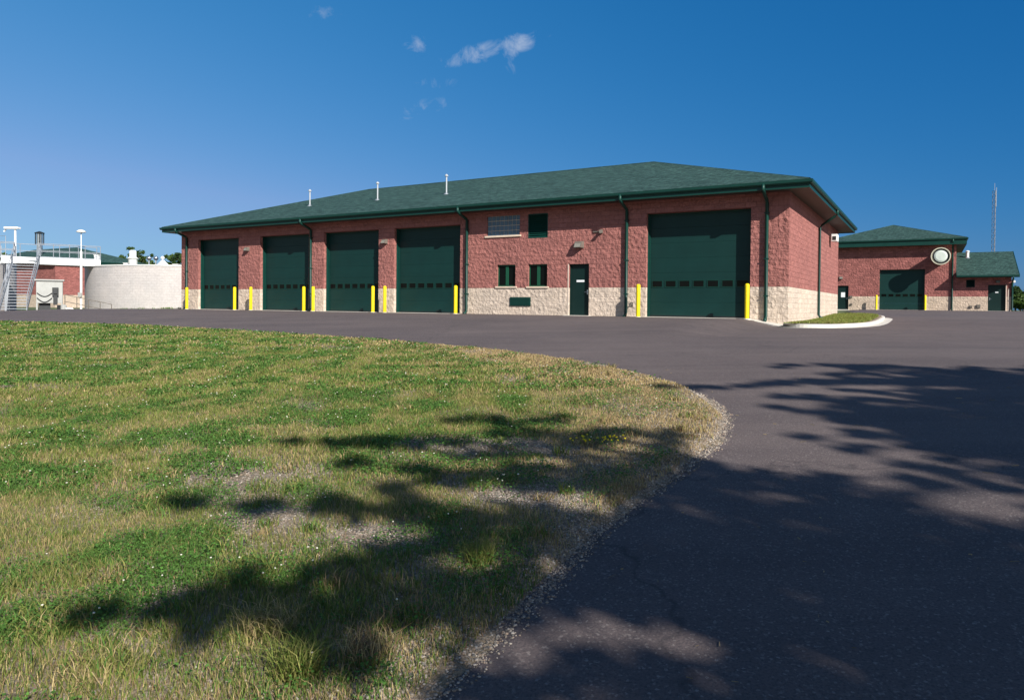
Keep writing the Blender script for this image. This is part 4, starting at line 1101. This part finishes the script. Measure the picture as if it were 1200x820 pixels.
# ------------------------------------------------------------------ TREES
def leaf_cloud(centers, rad, per, size, flat=.5, seed=1):
    """leaf sized quads round each centre"""
    r_ = np.random.RandomState(seed); cs = np.repeat(np.array(centers), per, 0); rd = np.repeat(np.array(rad), per)
    n = len(cs); d = r_.randn(n, 3); d /= np.linalg.norm(d, axis=1)[:, None]
    p = cs+d*(rd*r_.rand(n)**.45)[:, None]*np.array([1, 1, flat])
    a = r_.randn(n, 3); a /= np.linalg.norm(a, axis=1)[:, None]; b = np.cross(a, r_.randn(n, 3)); b /= np.linalg.norm(b, axis=1)[:, None]
    s_ = size*(.5+r_.rand(n))[:, None]
    co = np.stack([p-a*s_-b*s_*.45, p-a*s_*.2+b*s_*.5, p+a*s_+b*s_*.3, p+a*s_*.3-b*s_*.5], 1).reshape(-1, 3)
    tint = np.repeat(np.clip(r_.rand(n)*.6+.4*np.repeat(r_.rand(len(centers)), per), 0, 1), 4)
    return co, np.arange(n*4).reshape(-1, 4), tint
def make_tree(name, x, y, h, boughs, label, cat, mat, per, size, trunk_r, flat=.4, seed=1, group=None):
    """boughs: list of (z_at_trunk, tip dx, dy, dz, blob radius)"""
    z0 = hz(x, y)
    root = empty(name, (x, y, z0), 0, label, cat, group)
    r_ = random.Random(seed)
    t = MB(); t.tube([(r_.uniform(-.06, .06)*k, r_.uniform(-.06, .06)*k, -.3+(h+.3)*k/6) for k in range(7)], [trunk_r*(1-.14*k) for k in range(7)], 10)
    t.build('trunk', M['bark'], root, smooth=True)
    lm = MB(); cs = []; rd = []
    for zb, dx, dy, dz, br in boughs:
        L_ = math.sqrt(dx*dx+dy*dy); m_ = max(3, int(L_/.38))
        bend = r_.uniform(-.12, .12)*L_
        pts = []
        for k in range(m_+1):
            f = k/m_; s_ = math.sin(f*math.pi)*bend
            pts.append((dx*f-dy/L_*s_, dy*f+dx/L_*s_, zb+dz*f+.08*math.sin(f*3.1)*L_*.5))
        lm.tube(pts, [max(.012, trunk_r*.35*(1-k/(m_+.5))) for k in range(m_+1)], 5)
        for k, p in enumerate(pts):
            f = k/m_
            if f < .25: continue
            w_ = br*(1.25-.75*f)
            for j in range(2):
                cs.append((p[0]+r_.uniform(-1, 1)*w_*.55, p[1]+r_.uniform(-1, 1)*w_*.55, p[2]+r_.uniform(-.1, .2)*w_)); rd.append(w_*r_.uniform(.45, .8))
    lm.build('limbs', M['bark'], root, smooth=True)
    co, q, tint = leaf_cloud(cs, rd, per, size, flat, seed)
    o = np_mesh('crown', co, q, None, mat, tint, 'tint'); o.parent = root
    return root
# sheltering pines outside the frame, behind and to the right of the camera
def rand_boughs(seed, h, zlo, rmax, n, br, tipup=.1):
    r_ = random.Random(seed); out = []
    for k in range(n):
        f = (k+.5)/n; z = zlo+(h-zlo)*f
        L_ = rmax*(1-f)**.75*r_.uniform(.65, 1.05)+.35; a = k*2.399+r_.uniform(-.5, .5)
        out.append((z, L_*math.cos(a), L_*math.sin(a), L_*tipup*r_.uniform(-.6, 1.4), br*(.75+.5*r_.random())*(.5+.5*(1-f))))
    return out
def tip_bough(tx, ty, gx, gy, hh, br, droop=.12):
    """bough of the tree at (tx,ty) whose tip shades ground point (gx,gy) from height hh above it"""
    zt_ = hz(gx, gy)+hh; X = gx+SUN.x/SUN.z*hh; Y = gy+SUN.y/SUN.z*hh
    L_ = math.hypot(X-tx, Y-ty); dz = droop*L_
    return (zt_-dz-hz(tx, ty), X-tx, Y-ty, dz, br)
PINES = [
 (7.6, -5.2, 9.0, 3.2, 2.2, 22, .50, [(-2.1, 4.66, 7.0, .34), (-1.5, 4.75, 7.1, .4), (-.55, 5.25, 7.2, .42), (.1, 5.5, 7.5, .42), (-.9, 5.0, 7.2, .4), (-1.8, 3.12, 5.6, .34, -.22), (-1.4, 3.25, 5.7, .36, -.2), (-1.2, 3.4, 5.8, .42, -.2), (-.9, 3.7, 6.1, .5, -.1), (-.6, 3.25, 5.7, .45, -.12), (-.3, 4.1, 6.4, .45), (-.8, 2.9, 5.4, .42, -.15),
   (-2.0, 6.35, 8.2, .34), (-1.3, 6.3, 8.1, .42), (-1.2, 5.7, 7.7, .36), (-.6, 7.35, 9.0, .42), (.5, 6.5, 8.4, .34), (-.1, 6.6, 8.4, .4), (-.6, 2.7, 5.3, .4), (.3, 2.7, 5.3, .36), (.9, 3.0, 5.7, .42), (1.4, 2.6, 5.4, .42), (.7, 2.4, 5.1, .36), (1.6, 3.3, 6.0, .45), (2.1, 2.7, 5.5, .4)]),
 (15.2, -4.2, 11.2, 2.6, 3.4, 34, .75, [(4.15, 11.2, 11.2, .42), (5.3, 11.0, 11.0, .5), (2.0, 9.2, 9.8, .4), (3.2, 8.6, 9.4, .5), (3.4, 9.6, 10., .5), (6.6, 10.2, 10.4, .6), (7.4, 9.8, 10.2, .7), (5., 9.8, 10.2, .55), (6., 9.2, 9.8, .6), (5.2, 8.8, 9.5, .6), (6.8, 8.6, 9.3, .7), (4.6, 8.2, 9.0, .55), (4.2, 9.0, 9.6, .45), (4.8, 10.4, 10.6, .6), (5.8, 9.9, 10.2, .7), (4.4, 9.6, 10.0, .55), (5.6, 8.3, 9.1, .7), (6.4, 7.8, 8.7, .8), (3.3, 6.7, 7.9, .4), (4.0, 6.3, 7.6, .5), (4.4, 7.1, 8.2, .6), (5.2, 6.9, 8.0, .7), (4.8, 6.0, 7.4, .6), (3.6, 7.4, 8.4, .35), (5.4, 7.6, 8.5, .7)]),
 (11.4, -5.6, 9.8, 2.4, 3.2, 32, .72, [(2.9, 7.9, 9.2, .38), (3.4, 7.2, 8.8, .45), (1.4, 4.6, 7.0, .45), (4., 7.6, 9.3, .55), (5., 7.4, 9.1, .6), (4.4, 6.6, 8.6, .6), (5.4, 6.2, 8.3, .65), (3.7, 6.1, 8.3, .5), (4.6, 5.4, 7.8, .6), (3.9, 8.2, 9.7, .5), (4.8, 7.9, 9.5, .7), (5.6, 6.8, 8.8, .8), (3.4, 7.0, 9.0, .45), (3.0, 6.0, 8.3, .42), (3.2, 5.4, 7.9, .45), (3.4, 4.9, 7.6, .45), (2.7, 6.5, 8.6, .32), (3.6, 5.7, 8.1, .5), (3.8, 4.9, 7.6, .5), (3.4, 6.5, 8.6, .4), (3.9, 6.6, 8.8, .5), (1.1, 2.75, 6.1, .5), (1.9, 2.6, 6.0, .6), (2.6, 3.0, 6.2, .65), (.7, 3.1, 6.3, .42), (1.6, 3.5, 6.6, .55), (2.6, 2.2, 5.8, .6), (1.3, 2.3, 5.8, .5), (.6, 2.75, 6.0, .34), (.9, 2.5, 5.9, .36), (3.2, 3.6, 6.6, .6)]),
 (19.5, -5.5, 12.5, 2.4, 4.2, 40, .9, [(7.6, 10.4, 11.5, .6), (7.4, 8.6, 10.2, .8), (8., 7.5, 9.6, .9), (7., 7.2, 9.2, .9), (6.6, 6.2, 8.6, .9), (8.2, 9.6, 10.8, .8)]),
 (10.2, -10.5, 12., 2.6, 3.9, 38, .85, [(2.2, 3.2, 9.8, .8), (3.0, 3.4, 9.9, .8), (1.5, 2.9, 9.6, .6), (2.7, 2.5, 9.3, .8), (3.4, 4.0, 10.3, .75), (2.1, 4.3, 10.5, .6), (1.3, 3.8, 10.2, .4), (3.8, 3.0, 9.6, .8), (2.9, 4.9, 10.9, .5)]),
 (15.8, -10.8, 13.8, 2.6, 4.2, 44, .95, [(4.6, 4.6, 11.2, .8), (5.6, 5.2, 11.5, .9), (5.8, 4.2, 10.9, .9), (4.8, 3.8, 10.6, .8), (5.9, 6.6, 12.4, .8), (5.0, 6.0, 12.0, .7)]),
]
pl_ = ['pine tree outside the frame whose limbs shade the lawn', 'tall pine outside the frame whose tips shade the far edge of the asphalt shadow',
       'pine outside the frame between the lawn-shading pine and the tall one', 'tallest pine farthest right outside the frame',
       'pine behind the camera in the second row, nearest the lawn', 'pine behind the camera in the second row, farther right']
for i, (x, y, h, zlo, rm, nb, br, tips) in enumerate(PINES):
    bs = rand_boughs(20+i, h, zlo, rm, nb, br)+[tip_bough(x, y, *t_) for t_ in tips]
    make_tree('pine_tree', x, y, h, bs, pl_[i], 'tree', M['pine'], (18, 40, 30, 40, 18, 30)[i], .085, .2, .35, 5+i, 'pines standing outside the frame')

# far trees
def far_tree(x, y, h, wd_, kind, label, seed):
    if kind == 'pine':
        bs = rand_boughs(seed, h, h*.12, wd_, 46, wd_*.30, -.15)
        return make_tree('spruce_tree', x, y, h, bs, label, 'tree', M['pine'], 16, .18, .16, .6, seed, 'far trees')
    r_ = random.Random(seed); bs = []
    for k in range(34):
        a = k*2.399; f = (k+.5)/34; z = h*(.22+.3*f); L_ = wd_*(.45+.55*math.sin(min(1, f*1.1+.1)*math.pi))*r_.uniform(.7, 1.1)
        bs.append((z, L_*math.cos(a), L_*math.sin(a), h*(.08+.42*f)*r_.uniform(.7, 1.1), wd_*.38))
    return make_tree('broadleaf_tree', x, y, h*.8, bs, label, 'tree', M['leaf'], 26, .22, .18, .8, seed, 'far trees')
def ft_(px, Y, ytop, wd_, kind, label, seed):
    X = at_px(px, Y); hor = 357.4+.0094*(px-600); zt_ = .44+(hor-ytop)/837*Y; far_tree(X, Y, zt_-hz(X, Y), wd_, kind, label, seed)
ft_(162, 130, 294, 3.2, 'leaf', 'brownish green treetop right of the stepped white ventilator', 41)
ft_(150, 140, 297, 3.4, 'leaf', 'green treetop left of the stepped white ventilator', 42)
ft_(171, 138, 300, 3.0, 'leaf', 'low treetop just left of the twin globe vents', 48)
ft_(200, 120, 301, 2.8, 'leaf', 'green treetop above the tank rim near the long building', 43)
ft_(207, 118, 297, 2.2, 'pine', 'dark pointed spruce touching the corner of the long building', 44)
ft_(211, 130, 301, 3.0, 'leaf', 'green treetop partly hidden by the end of the long building', 49)
ft_(1, 150, 297, 3.2, 'leaf', 'treetop at the far left edge above the left tank', 50)
ft_(1190, 150, 336, 2.4, 'pine', 'slim spruce just right of the low wing', 45)
ft_(1196, 165, 340, 3.2, 'leaf', 'round green tree at the right edge beyond the spruce', 46)
ft_(1199, 140, 347, 3.4, 'leaf', 'low bushy tree at the right edge nearest the pavement', 47)
ft_(1209, 150, 333, 2.8, 'pine', 'dark spruce just past the right edge of the picture', 51)
# pale pavement past the wing
pv_ = MB()
pts = [(-11.2, 44.0), (-24, 44.0), (-24, 42.6), (-11.2, 42.9)]
vs = [loc(s_, q_) for s_, q_ in pts]
pv_.add([(a, b, hz(a, b)+.14) for a, b, _ in vs]+[(a, b, hz(a, b)-.2) for a, b, _ in vs], [(0, 1, 2, 3), (2, 3, 7, 6), (3, 0, 4, 7), (1, 2, 6, 5)])
o = pv_.build('pavement', M['concrete']); tag(o, kind='structure')

# ------------------------------------------------------------------ sky, sun, camera
sc_ = bpy.context.scene
wld = bpy.data.worlds.new('World'); sc_.world = wld; wld.use_nodes = True
nt = wld.node_tree; bg = nt.nodes['Background']
sky = nt.nodes.new('ShaderNodeTexSky'); sky.sky_type = 'NISHITA'; sky.sun_disc = False
el = math.asin(SUN.z); az = math.atan2(SUN.x, SUN.y)
sky.sun_elevation = el; sky.sun_rotation = az
sky.air_density = 1.0; sky.dust_density = .4; sky.ozone_density = 2.2; sky.altitude = 300
def N(t, **k):
    o = nt.nodes.new(t)
    for a, b in k.items(): setattr(o, a, b)
    return o
tc = N('ShaderNodeTexCoord')
sxy = N('ShaderNodeSeparateXYZ'); nt.links.new(tc.outputs['Generated'], sxy.inputs[0])
sr = N('ShaderNodeSeparateColor'); nt.links.new(sky.outputs[0], sr.inputs[0])
def mth(op, a, b=0.):
    o = N('ShaderNodeMath', operation=op)
    for i, v in enumerate((a, b)):
        if hasattr(v, 'links'): nt.links.new(v, o.inputs[i])
        else: o.inputs[i].default_value = v
    return o.outputs[0]
# a polarised, saturated blue: each channel of the sky graded, darker to the right of the sun's opposite
STR, EXPO = .07, .55
cmb = N('ShaderNodeCombineColor')
for i, (a_, g_, b_) in enumerate(((-.05, 1.60, -1.20), (-.63, .615, -.464), (-.18, .48, -.253))):
    p = mth('POWER', mth('MAXIMUM', sr.outputs[i], .0001), g_)
    p = mth('MULTIPLY', p, math.exp(a_)*STR**(g_-1)/2**EXPO)
    p = mth('MULTIPLY', p, mth('EXPONENT', mth('MULTIPLY', sxy.outputs[0], b_)))
    chan = globals().setdefault('chan', []); chan.append(p)
chan[0] = mth('MINIMUM', chan[0], mth('MULTIPLY', chan[1], .54))
for i in range(3): nt.links.new(chan[i], cmb.inputs[i])
# the deep blue belongs to the half of the sky away from the sun; the sunward half stays as it is
fr = N('ShaderNodeMapRange', interpolation_type='SMOOTHSTEP'); nt.links.new(sxy.outputs[1], fr.inputs[0]); fr.inputs[1].default_value = -.25; fr.inputs[2].default_value = .55
ml = N('ShaderNodeMix', data_type='RGBA'); nt.links.new(fr.outputs[0], ml.inputs[0]); nt.links.new(sky.outputs[0], ml.inputs[6]); nt.links.new(cmb.outputs[0], ml.inputs[7])
# small wisps of cloud
spx = N('ShaderNodeSeparateXYZ'); nt.links.new(tc.outputs['Generated'], spx.inputs[0])
nz = N('ShaderNodeTexNoise'); nz.inputs['Scale'].default_value = 26; nz.inputs['Detail'].default_value = 9; nz.inputs['Roughness'].default_value = .66; nz.inputs['Distortion'].default_value = .6
nt.links.new(tc.outputs['Generated'], nz.inputs['Vector'])
def blob(d, sx_, sz_, rot=0.):
    v = Vector(d).normalized()
    a = mth('SUBTRACT', spx.outputs[0], v.x); b = mth('SUBTRACT', spx.outputs[2], v.z)
    ca, sa_ = math.cos(rot), math.sin(rot)
    p = mth('ADD', mth('MULTIPLY', a, ca), mth('MULTIPLY', b, sa_)); q = mth('SUBTRACT', mth('MULTIPLY', b, ca), mth('MULTIPLY', a, sa_))
    r2 = mth('ADD', mth('POWER', mth('ABSOLUTE', mth('DIVIDE', p, sx_)), 2.), mth('POWER', mth('ABSOLUTE', mth('DIVIDE', q, sz_)), 2.))
    front = mth('GREATER_THAN', spx.outputs[1], 0.)
    return mth('MULTIPLY', mth('MAXIMUM', mth('SUBTRACT', 1., r2), 0.), front)
tot = None
for d, a, b, rot, k in (((.0, 1.005, .366), .036, .013, .12, .85), ((-.006, 1.005, .352), .014, .026, .2, .8), ((-.055, 1.005, .350), .065, .014, .25, .8), ((.036, 1.005, .378), .03, .010, .3, .55),
                        ((-.141, 1.005, .364), .022, .014, 0, .7), ((-.125, 1.004, .272), .05, .014, .25, .55), ((-.267, 1.006, .404), .035, .011, .1, .5), ((-.12, 1.004, .312), .045, .010, .0, .45)):
    w_ = mth('MULTIPLY', mth('POWER', blob(d, a, b, rot), .7), k); tot = w_ if tot is None else mth('MAXIMUM', tot, w_)
cm = mth('MAXIMUM', mth('SUBTRACT', mth('ADD', nz.outputs['Fac'], mth('MULTIPLY', tot, .25)), .60), 0.)
cm = mth('MINIMUM', mth('MULTIPLY', mth('MULTIPLY', cm, 2.6), mth('MINIMUM', mth('MULTIPLY', tot, 1.6), 1.)), .66)
mx = N('ShaderNodeMix', data_type='RGBA'); nt.links.new(cm, mx.inputs[0]); nt.links.new(ml.outputs[2], mx.inputs[6]); mx.inputs[7].default_value = (4.3, 5.2, 6.9, 1)
nt.links.new(mx.outputs[2], bg.inputs[0]); bg.inputs[1].default_value = STR

sl = bpy.data.lights.new('sun', 'SUN'); sl.energy = 5.0; sl.angle = R(.53); sl.color = (1., .965, .90)
so = bpy.data.objects.new('sun', sl); C.objects.link(so); so.rotation_euler = SUN.to_track_quat('Z', 'Y').to_euler(); so.location = (20, -30, 30)

cam = bpy.data.cameras.new('camera'); co_ = bpy.data.objects.new('camera', cam); C.objects.link(co_)
cam.sensor_fit = 'HORIZONTAL'; cam.sensor_width = 36; cam.lens = 837/1200*36; cam.clip_end = 5000; cam.clip_start = .05
ppy = 357.4+837*math.tan(R(.8)); cam.shift_y = -(410-ppy)/1200; cam.shift_x = 0
fwd = Vector((0, math.cos(R(.8)), -math.sin(R(.8)))); up = Vector((0, math.sin(R(.8)), math.cos(R(.8)))); rt = Vector((1, 0, 0))
ro_ = math.atan(.0094); c_, s_ = math.cos(ro_), math.sin(ro_)
# picture rotated clockwise: camera rolled anticlockwise
crt = rt*c_+up*s_; cup = up*c_-rt*s_
co_.matrix_world = Matrix(((crt.x, cup.x, -fwd.x, 0), (crt.y, cup.y, -fwd.y, 0), (crt.z, cup.z, -fwd.z, .44), (0, 0, 0, 1)))
sc_.camera = co_
sc_.view_settings.view_transform = 'Standard'; sc_.view_settings.look = 'None'; sc_.view_settings.gamma = 1; sc_.view_settings.exposure = EXPO
sc_.render.resolution_x = 1024; sc_.render.resolution_y = 699
sc_.render.engine = 'CYCLES'
